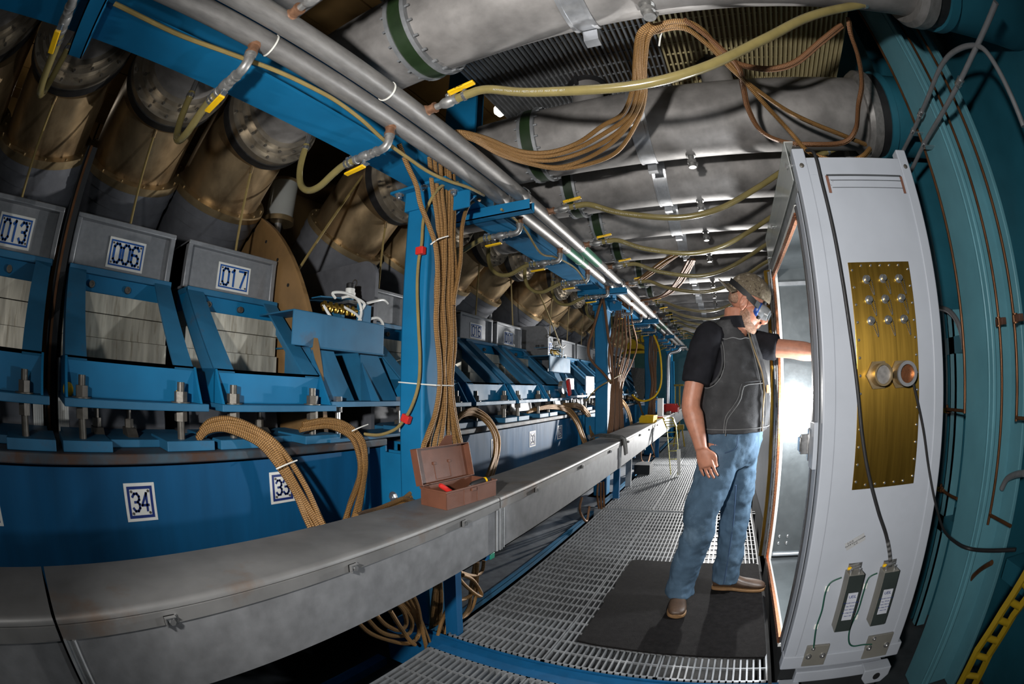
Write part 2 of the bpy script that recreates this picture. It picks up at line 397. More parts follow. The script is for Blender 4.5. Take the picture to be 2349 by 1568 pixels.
# --- overhead platform grating
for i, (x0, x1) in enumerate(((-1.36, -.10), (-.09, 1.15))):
    grating(x0, x1, .85, 2.63, 3.3, ('fluted platform grating overhead, left half above the hoses', 'platform grating overhead, right half above the thick pipe')[i], .034, .11, 'overhead platform gratings', 'platform_grating', .05, GRATLIT if i else GALV, .013)
for k, (x, y, z, lab) in enumerate(((*at(60, 218, 'z', 4.1), 'small bright hall lamp glimpsed between the far left brass elbows'), (*at(1147, 266, 'z', 4.1), 'small bright hall lamp above the thick ceiling pipe'))):
    t = thing('hall_lamp', lab, 'lamp', (x, y, z))
    MB().lathe((x, y, z), (0, 0, 1), [(0, .02), (.05, .065), (.10, .07), (.14, .05)], 16).build('bulb', LAMPM, t)
    MB().lathe((x, y, z+.14), (0, 0, 1), [(0, .05), (.1, .04), (.2, .03)], 16).build('socket', DKGREY, t)
    MB().cyl((x, y, z+.3), (x, y, 4.6), .012).build('stem', DKGREY, t)
# ---------------------------------------------------------------- digits as painted strokes
_c = .2
GL = {'0': [[(_c,0),(.7-_c,0),(.7,_c),(.7,1.2-_c),(.7-_c,1.2),(_c,1.2),(0,1.2-_c),(0,_c),(_c,0)]],
 '1': [[(.35,0),(.35,1.2),(.12,1.02)]],
 '2': [[(0,1),(_c,1.2),(.5,1.2),(.7,1),(.7,.72),(0,.06),(0,0),(.7,0)]],
 '3': [[(0,1),(_c,1.2),(.5,1.2),(.7,1),(.7,.78),(.52,.62),(.7,.46),(.7,_c),(.5,0),(_c,0),(0,.2)],[(.22,.62),(.52,.62)]],
 '4': [[(.54,0),(.54,1.2),(0,.38),(.72,.38)]],
 '5': [[(.66,1.2),(0,1.2),(0,.66),(.5,.7),(.7,.5),(.7,_c),(.5,0),(_c,0),(0,.2)]],
 '6': [[(.7,1),(.5,1.2),(_c,1.2),(0,1),(0,_c),(_c,0),(.5,0),(.7,_c),(.7,.5),(.5,.66),(0,.66)]],
 '7': [[(0,1.2),(.7,1.2),(.7,1.05),(.28,0)]],
 '8': [[(_c,0),(.5,0),(.7,_c),(.7,.45),(.52,.62),(.7,.8),(.7,1),(.5,1.2),(_c,1.2),(0,1),(0,.8),(.18,.62),(0,.45),(0,_c),(_c,0)],[(.18,.62),(.52,.62)]],
 '9': [[(0,.2),(_c,0),(.5,0),(.7,_c),(.7,1),(.5,1.2),(_c,1.2),(0,1),(0,.72),(.2,.54),(.7,.54)]],
 '-': [[(.12,.58),(.58,.58)]]}
def strokes(b, txt, o, X, Y, h, wd, th=.0012, gap=.98, xs=.74):
    """numerals centred at o; X reading direction, Y up, height h, stroke width wd"""
    o, X, Y = Vector(o), Vector(X).normalized(), Vector(Y).normalized(); Z = X.cross(Y); k = h/1.2; X = X*xs
    W_ = ((len(txt)-1)*gap+.7)*k
    for i, ch in enumerate(txt):
        o2 = o - X*(W_/2) - Y*(h/2) + X*(i*gap*k)
        for pl in GL[ch]:
            for p, q in zip(pl, pl[1:]):
                a, c = o2+X*(p[0]*k)+Y*(p[1]*k), o2+X*(q[0]*k)+Y*(q[1]*k); d = (c-a)
                b.obox((a+c)/2+Z*th/2, (d, Z.cross(d), Z), d.length/2+wd*.38, wd/2, th/2)
    return b
def number_plate(parent, o, X, Y, wd, ht, txt, ink, border, th=.003, st=.011, hh=None):
    o, X, Y = Vector(o), Vector(X).normalized(), Vector(Y).normalized(); Z = X.cross(Y)
    p = MB().obox(o+Z*th/2, (X, Y, Z), wd/2, ht/2, th/2).build('number_plate', CREAM, parent, 0)
    b = MB(); i0 = .012
    for sx in (-1, 1): b.obox(o+X*sx*(wd/2-i0-border/2)+Z*(th+.0006), (X, Y, Z), border/2, ht/2-i0, .0006)
    for sy in (-1, 1): b.obox(o+Y*sy*(ht/2-i0-border/2)+Z*(th+.0007), (X, Y, Z), wd/2-i0, border/2, .0006)
    b.build('border', ink, p, 0)
    strokes(MB(), txt, o+Z*th, X, Y, hh or ht*.45, st).build('numerals', ink, p, 0)
    b = MB(); e = i0+border+.008
    for sx in (-1, 1):
        for sy in (-1, 1): b.cyl(o+X*sx*(wd/2-e)+Y*sy*(ht/2-e)+Z*th, o+X*sx*(wd/2-e)+Y*sy*(ht/2-e)+Z*(th+.003), .0055, n=10)
    b.build_each('rivet', BOLT, p)
    return p
def letters(txt, o, X, Y, h, m, parent, name='lettering', th=.0008, align='CENTER'):
    cu = D.curves.new(name, 'FONT'); cu.body = txt; cu.size = h; cu.align_x = align; cu.align_y = 'CENTER'; cu.extrude = th
    ob = D.objects.new(name, cu); me = None
    COL.objects.link(ob); dg = bpy.context.evaluated_depsgraph_get(); me = D.meshes.new_from_object(ob.evaluated_get(dg)); D.objects.remove(ob)
    X, Y = Vector(X).normalized(), Vector(Y).normalized(); Z = X.cross(Y)
    mw = Matrix((X, Y, Z)).transposed().to_4x4(); off = Vector(o); p = parent
    while p is not None: off -= p.location; p = p.parent
    me.transform(Matrix.Translation(off) @ mw); me.materials.clear(); me.materials.append(m)
    oo = D.objects.new(name, me); COL.objects.link(oo); oo.parent = parent; return oo
def bolt(b, p, d, r=.014, h=.012, wash=True):
    p, d = Vector(p), Vector(d).normalized()
    if wash: b.cyl(p, p+d*.003, r*1.55, n=14); p = p+d*.003
    b.hexa(p, p+d*h, r); b.cyl(p+d*h, p+d*(h+.006), r*.55, n=10); return b
# ---------------------------------------------------------------- columns
COLY = [1.743, 5.20, 8.66, 12.12]
ORD = ['nearest', 'second', 'third', 'fourth']
for i, y in enumerate(COLY):
    t = thing('steel_column', f'{ORD[i]} blue square steel column carrying braided cables', 'column', (-1.44, y, -.07), 'blue columns along the walkway')
    MB().box(-1.52, -1.365, y, y+.215, -.07, 2.295).build('tube', BLUE, t, bevel=.014)
    b = MB(); b.box(-1.535, -1.35, y-.012, y+.225, 2.18, 2.295); b.build('collar', BLUE, t, bevel=.004)
    b = MB(); b.box(-1.62, -1.24, y-.05, y+.26, 2.295, 2.312); b.build('top_plate', BLUE, t, bevel=.003)
    for sx, sy in ((-1.575, y-.02), (-1.395, y-.028), (-1.29, y+.10), (-1.29, y+.22)):
        bolt(MB(), (sx, sy, 2.295), (0, 0, -1), .018, .02).build('bolt', CHROME, t)
    b = MB(); b.box(-1.36, -1.20, y+.12, y+.13, 2.19, 2.295); b.prism([(0, 0), (.14, .1), (0, .1)], (-1.35, y+.2, 2.19), (1, 0, 0), (0, 0, 1), (0, .01, 0)); b.build('gusset', BLUE, t)
    b = MB(); b.box(-1.58, -1.30, y-.06, y+.27, -.095, -.07); b.build('base_plate', BLUE, t)
    b = MB().box(-1.75, -1.521, y+.10, y+.115, .35, .90); b.box(-1.64, -1.52, y+.02, y+.03, .30, .90); b.build('web_bracket', BLUE, t)
    bolt(MB(), (-1.585, y+.02, .66), (0, -1, 0), .02, .014).build('bracket_bolt', CHROME, t)
# tube stubs of the columns above the girder
for i, y in enumerate(COLY[:2]):
    b = MB(); b.box(-1.52, -1.44, y+.40, y+.62, 2.50, 4.2); b.box(-1.60, -1.36, y+.39, y+.41, 2.5, 4.2)
    tag(b.build('upper_post', BLUE), f'blue upper post rising above the girder behind the {ORD[i]} column', 'column')
# --- girder over the columns (I section), one length per bay
GY = [(-3.2, 1.86), (1.90, 5.32), (5.36, 8.78), (8.82, 12.3)]
for i, (y0, y1) in enumerate(GY):
    b = MB(); b.box(-1.49, -1.285, y0, y1, 2.312, 2.326); b.box(-1.405, -1.385, y0, y1, 2.326, 2.53); b.box(-1.49, -1.285, y0, y1, 2.53, 2.545)
    tag(b.build('girder', BLUE, None, 0), ('long blue girder over the left foreground, from picture top to the nearest column', 'blue girder from the nearest to the second column', 'blue girder beyond the second column', 'last blue girder far down the hall')[i], 'girder', 'blue girders')
# --- arms under the girder holding the two pipes
PX1, PX2, PZ, PR = -1.175, -1.050, 2.352, .042
for i, y in enumerate((-.20, 2.19, 4.635, 6.99, 9.30, 11.7)):
    t = thing('support_bracket', ('blue channel arm at the top left, above the yellow valve handle', 'blue channel arm right of the nearest column, holding both pipes', 'blue channel arm above the second column, holding both pipes', 'third blue pipe arm along the pipe pair', 'fourth blue pipe arm, near the third column', 'farthest blue pipe arm')[i], 'pipe support', (-1.25, y, 2.24), 'blue pipe arms')
    b = MB(); b.box(-1.53, -.985, y-.035, y+.035, 2.243, 2.249); b.box(-1.53, -.985, y-.035, y-.029, 2.243, 2.308); b.box(-1.53, -.985, y+.029, y+.035, 2.243, 2.308)
    b.build('channel', BLUE, t)
    for px in (PX1, PX2):
        c = MB(); pts = [(px-.05, y, 2.308)] + [(px-.052*math.cos(a), y, PZ+.052*math.sin(a)) for a in [PI*k/10 for k in range(11)]] + [(px+.05, y, 2.308)]
        for p, q in zip(pts, pts[1:]): c.bar(p, q, .028, .004, (0, 1, 0)) if False else c.obox((Vector(p)+Vector(q))/2, (Vector(q)-Vector(p), (0, 1, 0), (Vector(q)-Vector(p)).cross(Vector((0, 1, 0)))), (Vector(q)-Vector(p)).length/2+.001, .016, .002)
        c.build('pipe_strap', CHROME, t)
# --- the two long pipes
for px, lab in ((PX1, 'left galvanised water pipe running the length of the hall under the ceiling'), (PX2, 'right galvanised water pipe, beside the blue girder pipe pair')):
    t = thing('water_pipe', lab, 'pipe', (px, 0, PZ), 'pair of water pipes')
    MB().cyl((px, -3.2, PZ), (px, 13.6, PZ), PR, n=24).build('pipe', PIPE, t)
    b = MB()
    for y in (3.2, 3.95): b.cyl((px, y, PZ), (px, y+.004, PZ), PR+.0015, n=24)
    b.build_each('joint', CHROME, t)
    for y in (3.28, 7.9):
        g = MB(); g.lathe((px, y, PZ), (0, 1, 0), [(0, PR+.0008), (.46, PR+.0008)], 24)
        g.build('green_label', GRNLBL, t, label='green pipe marker')
    for y in ((.5, 3.6) if px == PX1 else (1.0,)):
        MB().ring((px, y, PZ), (px, y+.006, PZ), PR+.003, PR-.001, 24).build('cable_tie', TIE, t)
    if px == PX1: letters('CHILLED WATER', (px+.030, 3.5, PZ-.032), (0, 1, 0), (.75, 0, .66), .035, WHITE, t) if False else None
# --- valves and hoses
YV = [-1.0, -.29, .44, 1.18, 2.42, 3.13, 3.84, 4.55, 5.80, 6.5, 7.2, 7.9, 9.1, 9.8, 10.5, 11.2]
NTH = ['above the left picture edge', 'first from the left edge', 'above the plate 006 module', 'above the plate 017 module', 'fifth along the pipe', 'sixth along the pipe', 'seventh along the pipe', 'eighth along the pipe', 'ninth along the pipe', 'tenth along the pipe', 'eleventh along the pipe', 'twelfth along the pipe', 'thirteenth along the pipe', 'fourteenth along the pipe', 'fifteenth along the pipe', 'last along the pipe']
RUSTY = M('rusty_fitting', (.20, .10, .055), .6, .35, .35, 40)
IRON = M('malleable_iron', (.27, .265, .255), .45, .6, .3, 40, dirt=(.2, .11, .06), dcov=.2, dscale=30)
def left_valve(y, lab):
    t = thing('ball_valve', lab, 'valve', (PX1, y, 2.25), 'ball valves on the left water pipe')
    b = MB(); b.lathe((PX1, y, PZ-PR+.004), (0, 0, -1), [(-.004, .026), (.004, .024), (.006, .020), (.03, .020), (.031, .024), (.04, .024)], 16).build('collar', RUSTY, t)
    b = MB(); b.tube([(PX1, y, 2.275), (PX1, y, 2.245), (PX1-.012, y, 2.222), (PX1-.035, y, 2.214), (PX1-.06, y, 2.214)], .019, 14).ring((PX1, y, 2.262), (PX1, y, 2.274), .023, .01, 16).ring((PX1-.058, y, 2.214), (PX1-.068, y, 2.214), .023, .01, 16).build('elbow', IRON, t)
    x = PX1-.068
    b = MB(); b.lathe((x, y, 2.214), (-1, 0, 0), [(0, .013), (.02, .013), (.021, .021), (.037, .021), (.038, .017), (.05, .024), (.085, .024), (.095, .019), (.11, .019), (.112, .022), (.125, .022), (.126, .016), (.15, .016)], 16).build('body', IRON, t)
    b = MB(); b.cyl((x-.065, y, 2.195), (x-.065, y, 2.172), .009); b.hexa((x-.065, y, 2.176), (x-.065, y, 2.166), .014); b.build('stem', CHROME, t)
    b = MB(); b.obox((x-.055, y, 2.166), ((1, 0, .1), (0, 1, 0), (-.1, 0, 1)), .02, .009, .002)
    b.build('handle_arm', CHROME, t)
    MB().obox((x-.118, y, 2.160), ((1, 0, .06), (0, 1, 0), (-.06, 0, 1)), .058, .013, .005).build('handle', YEL, t, bevel=.003)
    b = MB(); b.ring((x-.152, y, 2.214), (x-.165, y, 2.214), .0215, .015, 16); b.ring((x-.175, y, 2.214), (x-.187, y, 2.214), .0215, .015, 16)
    b.box(x-.165, x-.152, y-.008, y+.008, 2.235, 2.245); b.box(x-.187, x-.175, y-.008, y+.008, 2.235, 2.245); b.build('hose_clamp', CHROME, t)
    h = thing('water_hose', lab.replace('ball valve with rusty collar', 'short amber hose'), 'hose', (x-.15, y, 2.2), 'short hoses of the left water pipe')
    MB().tube([(x-.13, y, 2.214), (x-.2, y, 2.213), (x-.27, y, 2.19), (x-.36, y, 2.153), (x-.45, y, 2.158), (x-.525, y, 2.21), (x-.56, y, 2.29), (x-.565, y, 2.37), (x-.55, y, 2.46)], .0175, 12).build('hose', HOSEM, h)
    b = MB(); b.ring((x-.553, y, 2.43), (x-.551, y, 2.445), .0215, .015, 16); b.cyl((x-.55, y, 2.44), (x-.545, y, 2.52), .015); b.build('end_fitting', CHROME, h)
def right_valve(y, k, lab):
    t = thing('ball_valve', lab, 'valve', (PX2, y, 2.36), 'ball valves on the right water pipe')
    z = PZ+.012; x = PX2+PR
    MB().lathe((x-.012, y, z), (1, 0, .05), [(0, .028), (.01, .024), (.014, .020), (.04, .020), (.041, .024), (.05, .024)], 16).build('collar', RUSTY, t)
    MB().lathe((x+.036, y, z+.002), (1, 0, .06), [(0, .014), (.025, .014), (.03, .018), (.045, .024), (.075, .024), (.085, .019), (.092, .019), (.093, .022), (.105, .022), (.106, .017), (.13, .017)], 16).build('body', IRON, t)
    b = MB(); b.cyl((x+.095, y, z+.02), (x+.094, y, z+.042), .009); b.hexa((x+.094, y, z+.036), (x+.094, y, z+.046), .013); b.build('stem', CHROME, t)
    hd = MB().obox((x+.160, y-.006, z+.056), ((1, 0, .12), (0, 1, 0), (-.12, 0, 1)), .060, .013, .006).build('handle', YEL, t, bevel=.003)
    if k < 5:
        letters('Z1  Apollo', (x+.155, y-.0195, z+.0555), (1, 0, .12), (-.12, 0, 1), .0085, BLKINK, hd)
    MB().obox((x+.112, y, z+.047), ((1, 0, .1), (0, 1, 0), (-.1, 0, 1)), .022, .009, .002).build('handle_arm', CHROME, t)
    b = MB(); b.ring((x+.168, y, z+.010), (x+.181, y, z+.011), .0215, .015, 16); b.box(x+.168, x+.181, y-.008, y+.008, z+.031, z+.043); b.build('hose_clamp', CHROME, t)
    h = thing('water_hose', lab.replace('yellow-handled ball valve', 'long amber hose'), 'hose', (x+.2, y, z), 'long hoses of the right water pipe')
    MB().tube([(x+.14, y, z+.008), (x+.20, y, z+.012), (x+.28, y, z+.004), (-.53, y, 2.284), (-.2, y, 2.220), (.06, y, 2.254), (.32, y, 2.372), (.56, y, 2.50), (.85, y, 2.60), (1.05, y, 2.68)], .0185, 12).build('hose', HOSEM, h)
    if k < 4:
        g = letters('NORTON  TYGON  B-44-3  MEETS NSF-51 STD  MAX TEMP 165 F', (0, 0, 0), (1, 0, 0), (0, 0, 1), .0105, WHITE, h, 'print', .0002, 'LEFT')
        # wrap the print along the sag of the hose
        P = smooth_path([(x+.28, y, z+.004), (-.53, y, 2.284), (-.2, y, 2.220), (.06, y, 2.254)], 20)
        def along(s):
            for a, c in zip(P, P[1:]):
                L = (c-a).length
                if s <= L: return a+(c-a)*(s/L), (c-a).normalized()
                s -= L
            return P[-1], (P[-1]-P[-2]).normalized()
        for v in g.data.vertices:
            wp = v.co + h.location; c, d = along(.04+wp.x)
            an = -.42+wp.z/.0185
            v.co = c + Vector((0, -1, 0))*(.0189*math.cos(an)) + Vector((-d.z, 0, d.x))*(.0189*math.sin(an)) - h.location
    MB().ring((.84, y, 2.597), (.856, y, 2.602), .022, .016, 16).build('hose_clamp', CHROME, h)
for k, y in enumerate(YV): left_valve(y, f'ball valve with rusty collar under the left water pipe, {NTH[k]}')
for k, y in enumerate([-.27, .46, 1.22, 2.51, 3.26, 3.98, 4.70, 5.95, 6.65, 7.35, 8.05, 9.25, 9.95, 10.65]):
    right_valve(y, k-2 if k >= 2 else 9, f'yellow-handled ball valve on the right water pipe, {("above the picture", "top edge of picture", "nearest in full view", "second", "third", "fourth", "fifth", "sixth", "seventh", "eighth", "ninth", "tenth", "eleventh", "farthest")[k]} along the ceiling')
# --- cavity support beams
LBL = {0: ['', '35', '34', '33'], 1: ['32', '31', '30', '29'], 2: ['28', '27', '26', '25'], 3: ['24', '23', '22', '21']}
CY = [[-.985, -.28, .425, 1.13], [2.38, 3.085, 3.79, 4.495], [5.75, 6.455, 7.16, 7.865], [9.12, 9.825, 10.53, 11.235]]
for i, (y0, y1) in enumerate(((-2.6, 1.80), (1.98, 5.26), (5.44, 8.72), (8.9, 12.1))):
    t = thing('support_beam', f'deep blue support beam under the {("near left", "second", "third", "fourth")[i]} group of cavities, with enamel number plates', 'beam', (-1.7, (y0+y1)/2, .3), 'support beams')
    b = MB(); b.box(-1.74, -1.70, y0, y1, .02, .915); b.box(-1.92, -1.66, y0, y1, -.02, .02); b.build('web', DKBLUE, t, 0)
    b = MB(); b.box(-2.75, -1.655, y0, y1, .93, .968); b.build('top_plate', BLUED, t, bevel=.006)
    b = MB()
    for y in (y0+.005, y1-.14, y1-.005): b.box(-1.70, -1.66, y-.006, y+.006, .02, .93)
    b.box(-2.6, -1.7, y0, y0+.012, .02, .93); b.box(-2.6, -1.7, y1-.012, y1, .02, .93); b.box(-2.6, -2.58, y0, y1, .02, .93)
    b.build('stiffener', BLUE, t, 0)
    for k, y in enumerate(CY[i]):
        if LBL[i][k]:
            number_plate(t, (-1.70, y+(.0 if i else -.005), .783), (0, 1, 0), (0, 0, 1), .137, .145, LBL[i][k], INKN, .011, st=.0098, hh=.066)
# ---------------------------------------------------------------- cavity modules with blue legs and silver caps
def make_module():
    t = thing('cavity_module', '', 'accelerator module', (0, 0, .968))
    b = MB(); y = .31
    b.box(-2.80, -2.335, -y, y, 1.712, 1.945)
    b.box(-2.80, -2.295, -y, y, 1.935, 1.962); b.box(-2.34, -2.298, -y, y, 1.706, 1.716)
    for s in (-1, 1): b.box(-2.80, -2.298, s*y, s*(y-.032), 1.706, 1.955)
    b.build('cap_box', SILVER, t, bevel=.008)
    b = MB(); b.lathe((-3.4, 0, .92), (0, 1, 0), [(0, 1.27), (.3, 1.27)], 64); b2 = MB()
    b2.lathe((-3.4, -.30, .92), (0, 1, 0), [(0, 1.20), (.02, 1.25), (.58, 1.25), (.60, 1.20)], 72); b2.build('shell', GREYCAST, t)
    b = MB(); b.box(-2.42, -2.235, -.30, .305, 1.672, 1.704); b.build('cap_rail', BLUEW, t, 0, bevel=.004)
    b = MB(); b.box(-2.40, -2.262, -.298, .298, 1.585, 1.672); b.build('bolt_bar', BLUE, t, 0)
    for yy in (-.155, .055): MB().cyl((-2.262, yy, 1.628), (-2.246, yy, 1.628), .017, n=18).ring((-2.246, yy, 1.628), (-2.241, yy, 1.628), .017, .009, 18).build('socket_bolt', BOLT, t)
    b = MB()
    for k, (z0, z1, dx) in enumerate(((1.50, 1.585, .012), (1.392, 1.497, 0), (1.293, 1.389, .02))): b.box(-2.45, -2.215+dx, -.295, .295, z0, z1)
    b.build('core_block', STEEL, t, 0)
    for y0, lw in ((-.30, .050), (.205, .046)):
        p, q = Vector((-2.245, y0+lw, 1.685)), Vector((-1.792, y0+lw, 1.283)); d = (q-p).normalized(); n = d.cross(Vector((0, 1, 0))); n = n if n.x > 0 else -n
        b = MB(); b.obox((p+q)/2, (d, (0, 1, 0), n), (q-p).length/2+.01, lw, .006)
        b.obox((p+q)/2-n*.05+Vector((0, (lw-.006)*(1 if y0 > 0 else -1), 0)), (d, (0, 1, 0), n), (q-p).length/2-.005, .006, .05); b.build('leg', BLUEW, t, 0)
    b = MB(); b.box(-1.80, -1.785, -.30, .305, 1.15, 1.292); b.box(-2.2, -1.785, -.30, .305, 1.278, 1.292)
    for yy in (-.30, .297): b.prism([(-2.2, 1.15), (-1.70, 1.15), (-1.785, 1.29), (-2.2, 1.29)], (0, yy, 0), (1, 0, 0), (0, 0, 1), (0, .011, 0))
    b.build('front_wall', BLUE, t, 0)
    MB().box(-2.30, -1.69, -.305, .335, 1.120, 1.149).build('base_plate', BLUEW, t, 0, bevel=.003)
    for yy in (-.225, .222):
        s = MB().cyl((-1.745, yy, .985), (-1.745, yy, 1.228), .0165, n=14).build('stud', BOLT, t)
        MB().cyl((-1.745, yy, 1.149), (-1.745, yy, 1.153), .043, n=18).hexa((-1.745, yy, 1.153), (-1.745, yy, 1.192), .029).hexa((-1.745, yy, 1.078), (-1.745, yy, 1.119), .028).build_each('nut', BOLT, s, .5)
    b = MB(); b.box(-1.93, -1.685, -.32, -.105, .969, 1.008); b.box(-1.93, -1.685, .135, .355, .969, 1.008); b.box(-2.15, -1.80, -.30, .33, .969, .999)
    b.build('foot_pads', BLUEW, t, 0, bevel=.003)
    for yy in (-.13, .03):
        b = MB(); b.box(-1.98, -1.90, yy-.025, yy+.025, .999, 1.03); b.prism([(-1.90, .999), (-1.86, .999), (-1.90, 1.03)], (0, yy-.025, 0), (1, 0, 0), (0, 0, 1), (0, .05, 0)); b.hexa((-1.945, yy, 1.03), (-1.945, yy, 1.065), .022); b.cyl((-1.945, yy, 1.065), (-1.945, yy, 1.10), .011)
        b.build('hold_down_clamp', BOLT, t)
    return t
MODN = [['', '013', '006', '017'], ['', '', '016', '010'], ['001', '', '', ''], ['', '', '', '']]
WHERE = ['near left', 'second', 'third', 'fourth']; KTH = ['first', 'second', 'third', 'last']
proto = make_module(); proto.location.y = CY[0][1]; first = True
MODS = []
for i in range(4):
    for k, y in enumerate(CY[i]):
        if i == 0 and k == 0: continue
        o = proto if first else copy_tree(proto, None, (0, y-CY[0][1], 0)); first = False
        n = MODN[i][k]
        tag(o, f'silver-capped cavity module on blue sloping legs, plate {n}' if n else f'silver-capped cavity module on blue legs, {KTH[k]} of the {WHERE[i]} group', 'accelerator module', 'cavity modules')
        MODS.append(o); o['yy'] = y
for o in MODS:
    y = o['yy']; n = o['label'].split()[-1]; del o['yy']
    if n.isdigit(): number_plate(o, (-2.335+.001, y+.03, 1.812), (0, 1, 0), (0, 0, 1), .226, .152, n, INK, .0085, st=.0135, hh=.092)
for yy in (-.30, .245):
    MB().ball((-1.80, .425+yy*.93, 1.172), .026, 14, (1, 1, 1.3)).build('yellow_cap', YEL, [o for o in MODS if o['label'].endswith('006')][0])
# ---------------------------------------------------------------- big ducts under the ceiling with bronze elbows
ZD, RD = 2.80, .232
def make_duct():
    t = thing('steam_duct', '', 'duct', (0, 0, ZD)); t.name = 'coaxial_duct'
    MB().lathe((1.14, 0, ZD), (-1, 0, 0), [(0, RD), (3.25, RD)], 48).build('pipe', DUCT, t)
    g = MB().ring((-1.035, 0, ZD), (-.965, 0, ZD), RD+.018, RD-.002, 48).build('green_band', GREENB, t)
    b = MB(); b.ring((-1.055, 0, ZD), (-1.035, 0, ZD), RD+.024, RD-.002, 48); b.ring((-.965, 0, ZD), (-.945, 0, ZD), RD+.026, RD-.002, 48)
    for k in range(20):
        a = 2*PI*k/20
        for x in (-1.075, -.945): b.cyl((x, (RD+.012)*math.cos(a), ZD+(RD+.012)*math.sin(a)), (x+.02, (RD+.012)*math.cos(a), ZD+(RD+.012)*math.sin(a)), .006, n=8)
    b.build('joint_rings', GALV, t)
    b = MB(); b.ring((-.37, 0, ZD), (-.27, 0, ZD), RD+.007, RD-.002, 48)
    for s in (-1, 1): b.ring((-.32+s*.043-.007, 0, ZD), (-.32+s*.043+.007, 0, ZD), RD+.011, RD, 48)
    b.box(-.35, -.29, .17, .215, ZD-RD-.0, ZD-RD+.075); b.build('strap', ALU, t)
    b = MB(); b.lathe((-.06, .03, ZD-RD+.006), (0, 0, -1), [(0, .03), (.012, .03), (.014, .018), (.035, .018), (.037, .028), (.055, .028), (.057, .02), (.07, .02), (.071, .024), (.085, .024)], 16)
    b.cyl((-.06, .03, ZD-RD-.045), (-.03, .05, ZD-RD-.05), .012); b.build('drain_fitting', IRON, t)
    b = MB(); b.lathe((1.09, 0, ZD), (1, 0, 0), [(0, RD), (.001, RD+.03), (.03, RD+.05), (.09, RD+.05), (.095, RD+.03)], 48); b.build('end_flange', PIPE, t)
    MB().ring((1.185, 0, ZD), (1.245, 0, ZD), RD+.035, RD, 48).build('gasket', BLACK, t)
    MB().lathe((1.245, 0, ZD), (1, 0, 0), [(0, RD+.05), (.05, RD+.05), (.055, RD+.03), (.60, RD+.03)], 48).build('tank_nozzle', TEAL, t)
    # left end: bolted flanges, rubber ring, mitred bronze elbow, grey neck
    b = MB(); b.lathe((-2.05, 0, ZD), (-1, 0, 0), [(0, RD), (.001, .262), (.035, .262), (.036, .292), (.075, .292), (.076, .332), (.125, .332), (.126, .30), (.2, .30)], 56); b.build('bolted_flange', FLANGE, t)
    b = MB()
    for k in range(16):
        a = 2*PI*(k+.5)/16
        for x, r in ((-2.084, .278), (-2.124, .314)): b.cyl((x, r*math.cos(a+(x < -2.1)*.2), ZD+r*math.sin(a+(x < -2.1)*.2)), (x+.012, r*math.cos(a+(x < -2.1)*.2), ZD+r*math.sin(a+(x < -2.1)*.2)), .0085, n=10)
    b.build_each('flange_bolt', BOLT, t)
    MB().ring((-2.235, 0, ZD), (-2.175, 0, ZD), .338, .29, 56).build('rubber_ring', BLACK, t)
    d2 = Vector((-.7071, 0, -.7071)); cor = Vector((-2.42, 0, ZD)); r = .315
    n = (Vector((-1, 0, 0))+d2).normalized(); e = n.cross(Vector((0, 1, 0))); rm = r/math.cos(PI/8)
    e1 = Vector((0, 0, -1)) if Vector((0, 0, -1)).dot(e) > 0 else Vector((0, 0, 1)); e3 = d2.cross(Vector((0, 1, 0))); e3 = e3 if e3.dot(e) > 0 else -e3
    c3 = cor + d2*.46
    b = MB(); b.loft([(Vector((-2.235, 0, ZD)), Vector((0, r+.012, 0)), e1*(r+.012)), (Vector((-2.262, 0, ZD)), Vector((0, r+.012, 0)), e1*(r+.012)), (Vector((-2.263, 0, ZD)), Vector((0, r, 0)), e1*r), (cor, Vector((0, r, 0)), e*rm), (c3, Vector((0, r, 0)), e3*r)], 56)
    b.build('mitred_elbow', BRONZE, t, .35)
    b = MB(); b.lathe(c3, d2, [(-.012, r), (-.01, .372), (.036, .372), (.038, .35)], 56)
    for k in range(14):
        a = 2*PI*k/14; o = c3 + Vector((0, 1, 0))*(.350*math.cos(a)) + e3*(.350*math.sin(a)) - d2*.01
        b.cyl(o, o-d2*.01, .008, n=8)
    b.build('elbow_flange', BRASSR, t)
    MB().lathe(c3+d2*.038, d2, [(0, .368), (.05, .368), (.052, .36), (.13, .36), (.132, .350), (.36, .350), (.40, .38), (.5, .40)], 56).build('neck', GREYCAST, t)
    return t
dp = make_duct(); first = True; DUCTS = []
for i in range(4):
    for k, y in enumerate(CY[i]):
        if first: dp.location.y = y; o = dp; y00 = y; first = False
        else: o = copy_tree(dp, None, (0, y-y00, 0))
        tag(o, ['grey steel duct off the near left edge with bronze elbow', 'second grey ceiling duct from the left, bronze elbow above plate 013', 'grey ceiling duct whose bronze elbow stands above plate 006', 'thick grey ceiling duct at picture top, elbow above plate 017', 'thick grey ceiling duct just above the cabinet, beyond the gap', 'sixth grey ceiling duct, next behind the cabinet-top duct', 'seventh grey ceiling duct from the camera', 'eighth grey ceiling duct from the camera'][i*4+k] if i < 2 else f'grey ceiling duct with bronze elbow, {KTH[k]} of the {WHERE[i]} group', 'duct', 'ceiling ducts')
        DUCTS.append(o)
yd = CY[1][0]
for x in (-.66, .22):
    b = MB(); b.cyl((x, yd+.02, ZD+.2), (x, yd+.02, 3.24), .105, n=32); b.build('riser', DUCT, DUCTS[4])
    b = MB(); b.ring((x, yd+.02, 3.205), (x, yd+.02, 3.225), .135, .1, 32)
    for a in (0.3, 2.4, 4.4): b.box(x+.125*math.cos(a)-.012, x+.125*math.cos(a)+.012, yd+.02+.125*math.sin(a)-.012, yd+.02+.125*math.sin(a)+.012, 3.17, 3.24)
    b.build('riser_clamp', BLACK, DUCTS[4])
